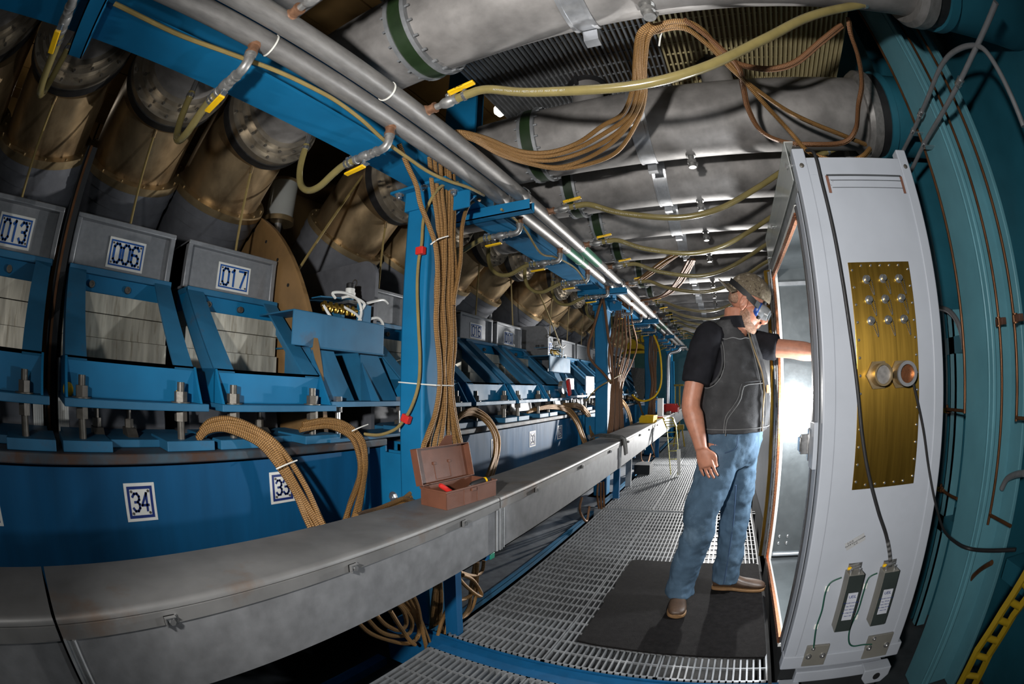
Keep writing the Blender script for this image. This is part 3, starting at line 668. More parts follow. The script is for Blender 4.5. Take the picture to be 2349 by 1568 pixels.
# thin amber drain tubes from each elbow down to the cap
first = True
for i in range(3):
    for k, y in enumerate(CY[i]):
        if i == 0 and k == 0: continue
        t = thing('drain_tube', f'thin amber drain tube under the bronze elbow, {KTH[k]} of the {WHERE[i]} group', 'tube', (-2.32, y, 1.96), 'drain tubes')
        dy = .14 if (i, k) == (1, 3) else .02
        MB().tube([(-2.29, y, 2.47), (-2.31, y+dy*.4, 2.3), (-2.335, y+dy, 1.965)], .008, 8).build('tube', TAN, t)
        MB().cyl((-2.288, y, 2.49), (-2.292, y, 2.44), .011).build('nipple', BRASSR, t)
for j, (a, c_, lab) in enumerate((((575, 395), (640, 690), 0), ((845, 385), (668, 645), 'long amber tube slanting past the brown disc right of plate 017'), ((1235, 668), (1290, 805), 'amber tube slanting down to the second regulator'))):
    if lab:
        p = at(*a, 'x', -2.30); q = at(*c_, 'x', -2.24)
        tag(MB().tube([p, p.lerp(q, .5)+Vector((.01, 0, 0)), q], .0095, 8).build('drain_tube', TAN), lab, 'tube')
# ---------------------------------------------------------------- gaps between the groups: discs, plates, reservoirs, regulators
for i in range(3):
    y0 = CY[i][3]+.335; y1 = CY[i+1][0]-.335; w_ = ['first', 'second', 'third'][i]
    t = thing('end_disc', f'big {"brown phenolic" if i == 0 else "dark grey steel"} disc closing the cavity group at the {w_} gap', 'disc', (-3.4, y0, .92), 'end discs')
    rd = 1.605 if i == 0 else 1.28
    b = MB(); b.lathe((-3.4, y0, .92), (0, 1, 0), [(0, rd-.02), (.006, rd), (.034, rd), (.04, rd-.02)], 96); b.build('disc', PHENOLIC if i == 0 else GREYCAST, t)
    b = MB()
    for k in range(40):
        a = 2*PI*k/40; b.cyl((-3.4+(rd-.1)*math.cos(a), y0, .92+(rd-.1)*math.sin(a)), (-3.4+(rd-.1)*math.cos(a), y0-.004, .92+(rd-.1)*math.sin(a)), .011, n=8)
    b.build_each('rim_hole', BLACK, t)
    t = thing('end_plate', f'grey steel end plate with rounded corner at the {w_} gap', 'plate', (-2.5, y1, 1), 'grey end plates')
    xr = -2.02 if i == 0 else -2.215
    poly = [(-4.6, .97), (xr, .97), (xr, 1.93)] + [(xr-.12+.12*math.cos(a), 1.95+.12*math.sin(a)) for a in [PI/2*k/8 for k in range(1, 9)]] + [(-4.6, 2.07)]
    MB().prism(poly, (0, y1, 0), (1, 0, 0), (0, 0, 1), (0, .03, 0)).build('plate', GREYCAST if i == 0 else SILVER, t)
    MB().ring((-2.22, y1-.002, 1.93), (-2.22, y1, 1.93), .026, .018, 18).build('hole_rim', BOLT, t)
    if i == 1: strokes(MB(), '830-001', (-2.325, y1-.001, 1.80), (1, 0, 0), (0, 0, 1), .030, .0055).build('numerals', BLKINK, t, 0)
    for k, xx in enumerate((-3.35, -2.95)):
        if i > 1: continue
        yc = y0+.22+.12*k
        t = thing('glass_reservoir', f'clear cylinder reservoir with brass lid, {("left", "right")[k]} of the pair at the {w_} gap', 'reservoir', (xx, yc, 2.46), 'clear reservoirs')
        MB().ring((xx, yc, 2.50), (xx, yc, 2.80), .115, .11, 28).build('cylinder', ACRYL, t)
        MB().cyl((xx, yc, 2.50), (xx, yc, 2.58), .108, n=24).build('liquid', NEARBLK, t)
        b = MB(); b.cyl((xx, yc, 2.46), (xx, yc, 2.50), .13, n=28).cyl((xx, yc, 2.80), (xx, yc, 2.82), .128, n=28); b.build_each('end_cap', BRASSR, t)
        MB().cyl((xx, yc, -.42), (xx, yc, 2.46), .03).build('stem', GALV, t)
    # regulator stand
    ym = (y0+y1)/2
    t = thing('regulator_stand', f'blue box beam stand with air regulator and coiled white tubing at the {w_} gap', 'regulator stand', (-1.85, ym, .97), 'regulator stands')
    b = MB(); b.box(-2.35, -1.90, y0-.02, y1-.01, 1.435, 1.445); b.box(-1.91, -1.90, y0-.14, y1-.02, 1.44, 1.62); b.box(-2.3, -1.90, y0-.14, y1-.02, 1.612, 1.622); b.box(-2.3, -2.29, y0-.14, y1-.02, 1.44, 1.62)
    b.build('box_beam', BLUEW, t, 0, bevel=.006)
    b = MB(); b.box(-2.0, -1.96, y1+.0, y1+.005, 1.44, 1.62); b.box(-2.2, -1.92, y1-.022, y1-.015, 1.45, 1.61); b.build('end_cover', BRASSR, t, 0)
    for s, yy in (('left', y0+.05), ('right', y1-.17)):
        b = MB(); b.prism([(-.14, 0), (.17, 0), (.10, .26), (-.05, .26)], (-1.80, yy, 1.165), (0, 1, 0), (-.4, 0, 1), (.006, 0, .002)); b.prism([(-1.72, 1.15), (-2.15, 1.15), (-2.15, 1.44), (-1.92, 1.44)], (0, yy-.06, 0), (1, 0, 0), (0, 0, 1), (0, .01, 0)); b.build('support', BLUEW, t, 0)
    MB().box(-2.2, -1.70, y0-.02, y1+.22, 1.140, 1.165).build('base_plate', BLUEW, t, 0)
    for yy in (y0+.06, y1-.03):
        s = MB().cyl((-1.75, yy, .985), (-1.75, yy, 1.185), .0135, n=14).build('stud', CHROME, t)
        MB().hexa((-1.75, yy, 1.165), (-1.75, yy, 1.19), .024).hexa((-1.75, yy, 1.11), (-1.75, yy, 1.139), .024).build_each('nut', CHROME, s, .5)
    MB().box(-1.95, -1.68, y0-.05, y1+.05, .969, .985).build('foot_pads', BLUEW, t, 0)
    yr = ym+.09
    b = MB(); b.prism([(-.26, .03), (0, .055), (0, .06), (-.26, .036)], (-1.98, yr-.02, 1.70), (0, 1, 0), (0, 0, 1), (-.22, 0, 0)); b.box(-2.02, -2.0, yr-.17, yr-.07, 1.622, 1.70); b.box(-1.99, -1.975, yr+.02, yr+.13, 1.622, 1.74); b.build('bracket', BLUEW, t, 0)
    b = MB()
    for q in range(6): b.lathe((-1.99, yr-.24+q*.045, 1.715), (0, 0, -1), [(0, .010), (.02, .017), (.045, .017), (.06, .011)], 12)
    b.cyl((-1.99, yr-.26, 1.69), (-1.99, yr+.02, 1.69), .014); b.build('brass_manifold', BRASS, t)
    rg = MB().lathe((-2.03, yr-.01, 1.755), (0, 0, 1), [(0, .022), (.02, .022), (.021, .034), (.05, .036), (.052, .030), (.075, .030)], 20).build('regulator', WHITE, t)
    MB().lathe((-2.03, yr-.01, 1.83), (0, 0, 1), [(0, .026), (.03, .026), (.034, .022)], 20).build('knob', BLACK, rg)
    b = MB(); b.box(-2.06, -2.0, yr-.04, yr+.05, 1.735, 1.757); b.cyl((-2.03, yr+.05, 1.745), (-2.03, yr+.09, 1.745), .012); b.build('fittings', CHROME, t)
    for q, pts in enumerate(([(-1.985, yr-.255, 1.69), (-1.95, yr-.20, 1.61), (-1.94, yr-.10, 1.585), (-1.945, yr-.01, 1.62), (-1.95, yr+.02, 1.69), (-1.95, yr-.02, 1.755), (-1.95, yr-.12, 1.775), (-1.97, yr-.20, 1.765), (-1.98, yr-.17, 1.74)],
                           [(-1.98, yr-.1, 1.70), (-1.96, yr-.02, 1.67), (-1.955, yr+.02, 1.64), (-1.96, yr-.0, 1.625)],
                           [(-2.0, yr+.08, 1.745), (-1.98, yr+.16, 1.775), (-1.99, yr+.25, 1.80), (-2.05, yr+.36, 1.80)],
                           [(-1.97, yr+.03, 1.69), (-1.95, yr+.04, 1.74), (-1.96, yr-.06, 1.765), (-1.98, yr-.12, 1.75)],
                           [(-2.0, yr+.14, 1.66), (-1.98, yr+.2, 1.675), (-1.99, yr+.26, 1.64), (-2.0, yr+.2, 1.63)])):
        MB().tube(pts, .0085, 8).build('tubing', WHITE, t)
# copper-edged bus bar and white laminated spacers between plates 013 and 006
t = thing('bus_bar', 'tall dark bar with copper edge between the modules of plates 013 and 006', 'bar', (-2.2, .075, .97))
MB().box(-2.22, -2.205, .045, .105, .97, 2.25).build('bar', NEARBLK, t, 0); MB().box(-2.205, -2.195, .060, .074, .97, 2.25).build('copper_edge', CUPIPE, t, 0)
for yy, s in ((.005, 'left'), (.145, 'right')):
    b = MB()
    for q in range(5): b.box(-2.30, -2.15, yy-.028+q*.0115, yy-.0175+q*.0115, .97, 1.285)
    tag(b.build('spacer_stack', CREAM, None, 0), f'white laminated spacer stack standing {s} of the copper-edged bar', 'spacer')
# ---------------------------------------------------------------- cable tray along the walkway
TRAYG = M('dull_tray_steel', (.205, .208, .215), .5, .5, .2, 14, dirt=(.13, .11, .09), dcov=.14, dscale=6)
TRAYTOP = M('scuffed_galvanised_lid', (.165, .163, .16), .52, .45, .22, 5, dirt=(.15, .085, .045), dcov=.30, dscale=3.4, bump=.04)
TX0, TX1 = -1.217, -.95
SEG = [(-2.6, -.062), (-.055, 1.757), (1.765, 4.10), (4.108, 6.05), (6.058, 8.4), (8.408, 10.7), (10.708, 13)]
for i, (y0, y1) in enumerate(SEG):
    t = thing('cable_tray', ['galvanised covered cable tray section at the left picture edge', 'galvanised covered cable tray section in the foreground, rust stains on its lid', 'galvanised tray section right of the brown toolbox', 'galvanised tray section under the grey rag', 'galvanised tray section behind the yellow ladder', 'galvanised tray section under the red bin', 'farthest galvanised tray section'][i], 'cable tray', ((TX0+TX1)/2, (y0+y1)/2, .5), 'cable tray sections')
    b = MB(); b.box(TX0, TX0+.003, y0, y1, .503, .750); b.box(TX1-.003, TX1, y0, y1, .503, .750); b.box(TX0, TX1, y0, y1, .500, .503); b.build('trough', TRAYG, t, 0)
    lip = [(TX0-.004, .715), (TX0-.004, .757), (TX1-.012, .757), (TX1-.001, .754), (TX1+.004, .747), (TX1+.005, .739), (TX1+.001, .737), (TX1+.006, .735), (TX1+.006, .700), (TX1+.003, .700), (TX1+.002, .733), (TX1-.004, .752), (TX0-.002, .754), (TX0-.001, .715)]
    MB().prism(lip, (0, y0+.001, 0), (1, 0, 0), (0, 0, 1), (0, y1-y0-.002, 0)).build('lid', TRAYTOP, t, .9)
    n = max(1, int((y1-y0)/.6))
    for k in range(n):
        y = y0+(k+.5)*(y1-y0)/n
        b = MB(); b.box(TX1+.006, TX1+.022, y-.018, y-.015, .700, .722); b.box(TX1+.006, TX1+.010, y-.018, y+.018, .698, .724); b.box(TX1+.006, TX1+.022, y-.018, y+.012, .722, .724)
        b.hexa((TX1+.010, y, .711), (TX1+.022, y, .711), .009); b.build('lid_clip', CHROME, t, .5)
    if i:
        for s, yy in (('left', y0), ('right', y1)) if i < 6 else (('left', y0),):
            d = .028 if s == 'left' else -.028
            b = MB(); b.box(TX1, TX1+.012, yy, yy+d*.25, .498, .705); b.box(TX1, TX1+.004, yy, yy+d, .498, .705); b.cyl((TX1+.006, yy+d, .5), (TX1+.006, yy+d, .70), .005, n=8); b.box(TX0, TX1, yy, yy+d, .495, .50)
            b.build('end_flange', GALV, t, .5)
for i, y in enumerate((1.66, 4.9, 5.55, 8.0, 11)):
    b = MB(); b.box(-1.20, -1.13, y, y+.05, -.42, .498); b.box(-1.21, -.96, y, y+.05, .47, .498)
    tag(b.build('tray_support', DKBLUE if i != 2 else GALV), ['blue post under the cable tray beside the nearest column', 'blue post under the tray before the dark box', 'pale steel post under the tray by the dark box', 'blue post under the tray behind the ladder', 'last blue post under the tray'][i], 'post')
tag(MB().box(-1.0, -.955, 1.69, 1.73, .463, .494).build('junction_clip', M('green_clip', (.01, .16, .10), .4), None, bevel=.004), 'small green block clipped under the tray at its first joint', 'clip')
# ---------------------------------------------------------------- toolbox
BRN = M('brown_toolbox_plastic', (.125, .047, .026), .45, 0, .15, 12, dirt=(.09, .05, .035), dcov=.2, dscale=10, bump=.05, bscale=300)
t = thing('toolbox', 'open brown plastic toolbox standing on the cable tray lid', 'toolbox', (-1.063, 1.614, .757))
A, Bc = Vector((-1.151, 1.45, .757)), Vector((-1.011, 1.437, .757)); Cc = Vector((-.975, 1.778, .757)); X = (Cc-Bc).normalized(); Yv = (A-Bc).normalized(); L, Wd = (Cc-Bc).length, (A-Bc).length
o = (A+Cc)/2; Z = Vector((0, 0, 1)); h = .078
b = MB(); b.obox(o+Z*.003, (X, Yv, Z), L/2-.004, Wd/2-.004, .003)
for s in (-1, 1):
    b.obox(o+Yv*s*(Wd/2-.002)+Z*h/2, (X, Yv, Z), L/2, .002, h/2); b.obox(o+X*s*(L/2-.002)+Z*h/2, (X, Yv, Z), .002, Wd/2, h/2)
    b.obox(o+Yv*s*(Wd/2+.001)+Z*(h-.004), (X, Yv, Z), L/2+.003, .003, .004); b.obox(o+X*s*(L/2+.001)+Z*(h-.004), (X, Yv, Z), .003, Wd/2+.003, .004)
for q in (-.06, .03): b.obox(o-Yv*(Wd/2+.001)+X*q+Z*h/2, (X, Yv, Z), .0015, .0015, h/2-.004)
b.build('base', BRN, t, 0, bevel=.0015)
b = MB(); b.obox(o-Yv*(Wd/2+.005)+X*.0+Z*(h-.016), (X, Yv, Z), .016, .003, .006); b.build('catch', BRN, t, 0, bevel=.001)
hl = o+Yv*(Wd/2)+Z*(h+.002); up = (Vector((0, 0, 1))+Yv*.22).normalized(); N = X.cross(up).normalized(); N = N if N.x > 0 else -N; LH = .158
b = MB(); b.obox(hl+up*LH/2-N*.020, (X, up, N), L/2+.004, LH/2, .002)
for s in (-1, 1): b.obox(hl+up*LH/2+X*s*(L/2+.002)-N*.002, (X, up, N), .002, LH/2, .018)
for s in (0, 1): b.obox(hl+up*(.002+s*(LH-.004))-N*.002, (X, up, N), L/2+.004, .002, .018)
for q in (-.05, .05): b.obox(hl+up*.05+X*q-N*.017, (X, up, N), .002, .036, .002); b.obox(hl+up*.085+X*q-N*.015, (X, up, N), .008, .006, .004)
b.obox(hl+up*.014+X*.0-N*.017, (X, up, N), .052, .0015, .002)
for q in (.09, .10): b.obox(hl+up*LH/2+X*(L/2-.13+q)-N*.017, (X, up, N), .0012, LH/2-.004, .001)
lid = b.build('lid', BRN, t, 0, bevel=.0015)
P = [(-.045, 0), (.045, 0), (.03, .03), (.022, .05), (-.022, .05), (-.03, .03)]
b = MB(); b.prism(P, hl+up*LH+N*.004+X*.02, X, (up*.7+N*.5).normalized(), N*.004); b.build('latch_handle', BRN, t, 0)
t = thing('screwdriver', 'red-handled tool lying in the brown toolbox', 'hand tool', o+Z*.03)
c = o+Z*.035-X*.015
MB().lathe(c-X*.03-Yv*.01, (X*.6-Z*.45-Yv*.25+X*.0)*-1, [(0, .009), (.01, .011), (.08, .011), (.088, .008)], 12).build('handle', RED, t)
MB().cyl(c-X*.03-Yv*.01, c+X*.05-Yv*.04-Z*.025, .0035).build('shaft', CHROME, t)
t = thing('screwdriver', 'black and yellow screwdriver lying in the brown toolbox', 'hand tool', o+Z*.03+X*.08)
c = o+Z*.055+X*.075
MB().lathe(c, (X*.8-Yv*.35+Z*.18), [(0, .010), (.012, .015), (.07, .016), (.072, .014), (.10, .013)], 14).build('handle', BLACK, t)
MB().lathe(c+(X*.8-Yv*.35+Z*.18).normalized()*.073, (X*.8-Yv*.35+Z*.18), [(0, .0165), (.008, .0165)], 14).build('band', YEL, t)
MB().cyl(c, c-(X*.8-Yv*.35+Z*.35)*.10, .0035).build('shaft', CHROME, t)
# ---------------------------------------------------------------- rag, bins, box, ladder
RAG = M('grey_felt_cloth', (.075, .075, .07), .9, 0, .3, 40, bump=.5, bscale=150)
b = MB()
P0 = [(-1.34, 4.42, .700), (-1.30, 4.40, .755), (-1.23, 4.38, .772), (-1.15, 4.32, .775), (-1.05, 4.28, .774), (-.97, 4.24, .773), (-.938, 4.22, .762), (-.925, 4.21, .72), (-.92, 4.22, .66), (-.915, 4.23, .61)]
for k in range(4):
    d = Vector((0, -.045+.03*k, .004*(k % 2))); b.loft([(Vector(p)+d+Vector((0, random.uniform(-.008, .008), random.uniform(0, .006))), Vector((0, .022, 0)), (Vector((0, 0, .010)) if j < 6 else Vector((.010, 0, 0)))) for j, p in enumerate(P0)], 10)
tag(b.build('rag', RAG, None, 1.2), 'crumpled dark grey rag hanging over the edge of the cable tray', 'rag')
def bin_(name, lab, c, X, L, Wd, H, m):
    t = thing(name, lab, 'bin', c); c = Vector(c); X = Vector(X).normalized(); Z = Vector((0, 0, 1)); Y = Z.cross(X); w_ = .004
    b = MB(); b.obox(c+Z*w_/2, (X, Y, Z), L/2*.86, Wd/2*.86, w_/2)
    for s in (-1, 1): b.prism([(-L*.44, 0), (L*.44, 0), (L*.5, H), (-L*.28, H), (-L*.46, H*.55)], c+Y*s*Wd/2*.9, X, (Z+Y*s*.1), Y*s*w_)
    b.prism([(-Wd*.44, 0), (Wd*.44, 0), (Wd*.5, H), (-Wd*.5, H)], c+X*L*.44, Y, Z+X*.12, X*w_); b.prism([(-Wd*.44, 0), (Wd*.44, 0), (Wd*.47, H*.55), (-Wd*.47, H*.55)], c-X*L*.44, Y, Z-X*.05, -X*w_)
    b.build('body', m, t, 0)
    b = MB()
    for s in (-1, 1): b.obox(c+Y*s*(Wd/2+.006)+Z*(H-.008)+X*.08*L, (X, Y, Z), L*.40, .006, .008)
    b.build_each('rim', m, t, 0)
bin_('storage_bin', 'yellow plastic bin standing on the cable tray', (-1.055, 6.3, .758), (1, -.25, 0), .23, .15, .105, YEL)
bin_('storage_bin', 'red plastic bin on the far end of the cable tray', (-1.02, 9.0, .758), (-1, .1, 0), .30, .19, .16, RED)
tag(MB().box(-1.25, -1.02, 6.35, 6.68, 0, .14).build('dark_box', NEARBLK, None, bevel=.004), 'low dark box on the grating under the far tray', 'box')
b = MB(); b.box(-1.24, -1.21, 5.75, 5.78, -.05, 2.0)
t = thing('step_ladder', 'narrow yellow-green ladder leaning against the cable tray', 'ladder', (-.7, 6.3, 0))
LG = M('chromate_yellow_paint', (.33, .30, .055), .5, 0, .15, 20)
f0, f1 = at(1552, 1088, 'z', .01), at(1562, 1085, 'z', .01); top = Vector((-.88, 6.55, .80))
b = MB(); R1 = [Vector((-.70, 6.28, .02)), Vector((-.76, 6.36, .42)), Vector((-.80, 6.42, .70)), Vector((-.86, 6.48, .81)), Vector((-.95, 6.50, .80))]
R2 = [p+Vector((.13, .06, .0)) for p in R1]; R2[0] = Vector((-.60, 6.28, .02))
for R_, nm in ((R1, 'left'), (R2, 'right')):
    b = MB()
    for p, q in zip(R_, R_[1:]): b.bar(p, q, .010, .026, (0, 1, .2))
    b.build('rail', LG, t, 0)
for k in range(8):
    f = .18+k*.095; g = f*3.0; j = min(int(g), 2); u_ = g-j
    p = R1[j].lerp(R1[j+1], u_); q = R2[j].lerp(R2[j+1], u_); MB().cyl(p, q, .006, n=8).build('rung', LG, t)
b = MB(); b.bar(R2[0]+Vector((.02, 0, 0)), R2[0]+Vector((-.01, .05, .36)), .05, .012, (0, 1, 0)); b.build('foot_strut', CREAM, t, 0)
b = MB(); b.bar(R2[3], R2[3]+Vector((.06, -.02, -.13)), .03, .008, (0, 1, 0)); b.bar(R1[3], R1[3]+Vector((.07, -.02, -.16)), .03, .008, (0, 1, 0)); b.build('hook', LG, t, 0)
# mat
b = MB(); b.prism([(-.575, 1.855), (-.50, 1.845), (.335, 1.825), (.347, 1.86), (.347, 3.02), (.325, 3.045), (-.53, 3.05), (-.575, 3.03), (-.588, 2.62), (-.572, 2.52), (-.595, 2.45), (-.592, 2.36), (-.577, 2.3), (-.58, 2.0)], (0, 0, .0005), (1, 0, 0), (0, 1, 0), (0, 0, .012))
tag(b.build('floor_mat', MATT, None, 0, bevel=.003), 'black anti-fatigue mat on the grating under the man', 'mat')
# ---------------------------------------------------------------- shielded cabinet
CX0, CX1, CY0, CY1, CZ0, CZ1 = .392, .957, 1.650, 3.16, .045, 2.155
t = thing('equipment_cabinet', 'tall pale grey shielded cabinet with open side and brass connector panel', 'cabinet', (.67, 2.4, CZ0))
def part(n, b, m, s=0, bv=0, par=None, **k): return b.build(n, m, par or t, s, bevel=bv, **k)
b = MB(); b.box(.445, .907, CY0+.004, CY0+.010, .125, 2.10); part('end_panel', b, LGREY)
for x0, x1, n in ((CX0, .447, 'left'), (.905, CX1, 'right')):
    b = MB(); b.box(x0, x1, CY0, CY0+.055, .10, CZ1); part('corner_post', b, LGREY, 0, .005)
    c = (x0+x1)/2; b = MB(); b.lathe((c, CY0, 2.075), (0, -1, 0), [(0, .010), (.004, .010), (.006, .006)], 14); part('post_screw', b, BOLT, .6)
b = MB(); b.box(.447, .905, CY0+.002, CY0+.02, 2.035, 2.112); part('header', b, LGREY, 0, .002)
b = MB(); b.box(.52, .89, CY0+.001, CY0+.0045, 2.028, 2.035); b.box(.535, .885, CY0+.001, CY0+.0045, 2.0085, 2.0105); b.box(.535, .885, CY0+.001, CY0+.0045, 1.977, 1.9785); part('slot_shadow_gap', b, DKGREY)
b = MB(); b.box(.515, .527, CY0+.001, CY0+.005, 1.955, 2.03); b.box(.883, .895, CY0+.001, CY0+.005, 1.955, 2.03); b.build_each('slot_end', M('rusty_slot_end', (.16, .07, .045), .6), t, 0)
b = MB(); b.box(CX0-.003, CX1+.02, CY0-.004, CY0+.06, .055, .125); part('bottom_sill', b, LGREY, 0, .006)
b = MB(); b.box(.47, .90, CY0-.012, CY0+.03, -.02, .040)
b.prism([(.79, .045), (.93, .045), (.93, .0), (.90, -.035), (.82, -.035), (.79, 0)], (0, CY0-.075, 0), (1, 0, 0), (0, 0, 1), (0, .012, 0)); b.box(.79, .93, CY0-.075, CY0, .036, .046)
b.box(.40, .50, CY0-.05, CY0+.02, -.03, -.018); part('lift_bracket', b, LGREY, 0, .005)
b = MB(); b.cyl((.865, CY0-.077, .005), (.865, CY0-.0745, .005), .018, n=18); part('bracket_hole', b, BLACK)
# shell: right wall, back wall, floor, roof and the framed left side
ZINC = M('zinc_sheet_lining', (.15, .165, .17), .36, .65, .12, 9, bump=.03)
b = MB(); b.box(CX1-.008, CX1, CY0+.055, CY1, .06, 2.13); part('right_wall', b, LGREY)
b = MB(); b.box(CX0+.012, CX1-.01, CY1-.14, CY1-.132, .07, 2.02); b.box(CX1-.016, CX1-.009, CY0+.06, CY1-.13, .07, 2.02); b.box(CX0+.012, CX1-.01, CY0+.03, CY1-.13, .055, .063); b.box(CX0+.012, CX1-.01, CY0+.03, CY1-.13, 2.0, 2.008); b.box(CX0+.02, CX1-.02, CY0+.02, CY0+.028, .07, 2.0); part('lining', b, ZINC)
b = MB(); b.box(CX0+.02, CX1-.01, CY1-.15, CY1-.14, 1.885, 1.91); b.cyl((.44, CY1-.15, .09), (.9, CY1-.15, .09), .012); b.box(.42, .93, CY1-.155, CY1-.14, .082, .10); b.build_each('lining_flange', ALU, t, .5)
for x, z in ((.47, .22), (.53, .22), (.47, .17), (.53, .17)):
    part('lining_screw', MB().lathe((x, CY1-.14, z), (0, -1, 0), [(0, .012), (.006, .010), (.009, .005)], 10), CHROME, .6)
b = MB(); b.box(CX0, CX1, CY0+.05, CY1, 2.02, 2.10); part('roof', b, LGREY, 0, .004)
b = MB(); b.box(CX0, CX0+.02, CY0+.055, CY0+.075, .10, CZ1); part('side_seam', b, DKGREY)
b = MB(); b.box(CX0-.002, CX0+.03, CY0+.075, CY0+.150, .10, 1.995); part('side_stile', b, LGREY, 0, .004)
b = MB(); b.box(CX0, CX0+.02, CY0+.150, CY0+.165, .10, 1.98); part('stile_gap', b, DKGREY)
b = MB(); b.box(CX0-.006, CX0+.03, CY0+.165, CY0+.190, .10, 1.97); part('gasket_edge', b, M('dark_gasket_edge', (.09, .09, .095), .35, .5))
yo, yi = 1.842, 2.90                       # opening
b = MB(); b.box(CX0-.004, CX0+.03, yo, yi+.12, 1.955, 1.985); b.box(CX0-.004, CX0+.03, yo, yi+.12, .058, .075); b.box(CX0-.004, CX0+.03, yi+.048, yi+.115, .06, 1.985); part('door_frame', b, WHITE, 0, .002)
b = MB()
for k in range(3): 
    o_ = .006+k*.013
    b.box(CX0-.012, CX0+.004, yo, yi+.045-o_, 1.955-o_-.009, 1.955-o_); b.box(CX0-.012, CX0+.004, yo, yi+.045-o_, .075+o_, .075+o_+.009); b.box(CX0-.012, CX0+.004, yi+.045-o_-.009, yi+.045-o_, .075+o_, 1.955-o_)
part('finger_stock', b, COPPER)
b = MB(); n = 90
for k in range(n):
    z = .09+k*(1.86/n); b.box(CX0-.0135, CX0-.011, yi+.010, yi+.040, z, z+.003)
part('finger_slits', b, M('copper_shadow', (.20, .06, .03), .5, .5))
b = MB(); b.box(CX0-.010, CX0, yi+.118, yi+.170, .06, 2.0); part('hinge_leaf', b, ALU, 0)
for k in range(16):
    z = .16+k*.117; part('hinge_screw', MB().box(CX0-.014, CX0-.010, yi+.128, yi+.152, z, z+.030), BOLT)
b = MB(); b.cyl((CX0-.014, yi+.185, .06), (CX0-.014, yi+.185, 2.0), .012); part('hinge_knuckle', b, CHROME, .6)
b = MB(); b.box(CX0-.045, CX0+.01, yi+.21, yi+.245, .04, 2.02); part('door_edge', b, BRASS, 0, .003)
part('door', MB().box(CX0-.02, CX0+.01, yi+.246, yi+.30, .04, 2.02), LGREY, 0, .004)
# upper side band with clear guard
b = MB(); b.box(CX0-.002, CX0+.02, CY0+.06, CY1-.05, 1.99, 2.15); part('upper_band', b, GALV, 0)
b = MB(); b.box(CX0-.022, CX0-.018, CY0+.02, 2.95, 2.02, 2.20); b.box(CX0-.022, CX0+.02, CY0+.02, 2.95, 2.195, 2.20); part('clear_guard', b, ACRYL, 0)
for y, z in ((CY0+.05, 2.10), (2.5, 2.12), (2.9, 2.05)): part('guard_bolt', MB().cyl((CX0-.03, y, z), (CX0-.002, y, z), .008, n=12).hexa((CX0-.034, y, z), (CX0-.026, y, z), .012), CHROME, .5)
# latch
b = MB(); b.box(CX0-.018, CX0+.004, CY0+.075, CY0+.16, .92, 1.10); part('latch_cover', b, LGREY, 0, .004)
b = MB(); b.box(CX0-.05, CX0-.012, CY0+.19, CY0+.215, .965, 1.045); b.box(CX0-.055, CX0-.045, CY0+.19, CY0+.24, .975, 1.035); b.box(CX0-.02, CX0+.0, CY0+.17, CY0+.20, .94, 1.07); part('latch', b, CHROME, .5, .002)
# brass plate
BX0, BX1, BZ0, BZ1 = .537, .826, .849, 1.675; FY = CY0+.004
bp = part('brass_plate', MB().box(BX0, BX1, FY-.004, FY, BZ0, BZ1), BRASS, 0, .0008)
pts = [(BX0+.012+(BX1-BX0-.024)*k/6, z) for k in range(1, 6) for z in (BZ0+.016, BZ1-.014)] + [(x, BZ0+.03+(BZ1-BZ0-.06)*k/12) for k in range(13) for x in (BX0+.013, BX1-.011)]
for x, z in pts: MB().lathe((x, FY-.004, z), (0, -1, 0), [(0, .0055), (.003, .0048), (.005, .002)], 10).build('plate_screw', CHROME, bp)
for r in range(3):
    for c in range(3):
        p = at(*[[(1988, 640), (2026, 638), (2062, 638)], [(1994, 687), (2031, 685), (2068, 683)], [(1999, 735), (2038, 733), (2074, 731)]][r][c], 'y', FY-.012)
        k = MB(); k.lathe((p.x, FY-.004, p.z), (0, -1, 0), [(0, .017), (.004, .017), (.005, .011), (.014, .0115), (.024, .0115), (.026, .009)], 18)
        kb = k.build('connector_cap', CHROME, bp)
        ch = MB(); L = 14
        for j in range(2*L):
            u_ = j/(2*L-1); x = p.x+.004+.014*math.sin(u_*PI)+(u_*.018); z = p.z-.006-.052*math.sin(u_*PI); ch.ball((x, FY-.013+.004*math.sin(u_*PI), z), .0026, 6)
        ch.build('bead_chain', CHROME, kb)
for i, (px, py) in enumerate(((2022, 859), (2074, 857))):
    p = at(px, py, 'y', FY-.03); x, z = p.x-.006, p.z
    f = MB().hexa((x, FY-.004, z), (x, FY-.016, z), .056).ring((x, FY-.016, z), (x, FY-.075, z), .040, .033, 28).build('bushing', BRASSR, bp, .5)
    MB().lathe((x, FY-.012, z), (0, -1, 0), [(0, .033), (.050, .033)], 24).build('packing' if i else 'bore', COPPER if i else PIPE, f)
    if i: MB().ring((x, FY-.070, z), (x, FY-.082, z), .045, .033, 28).build('sleeve', CONDUIT, f)
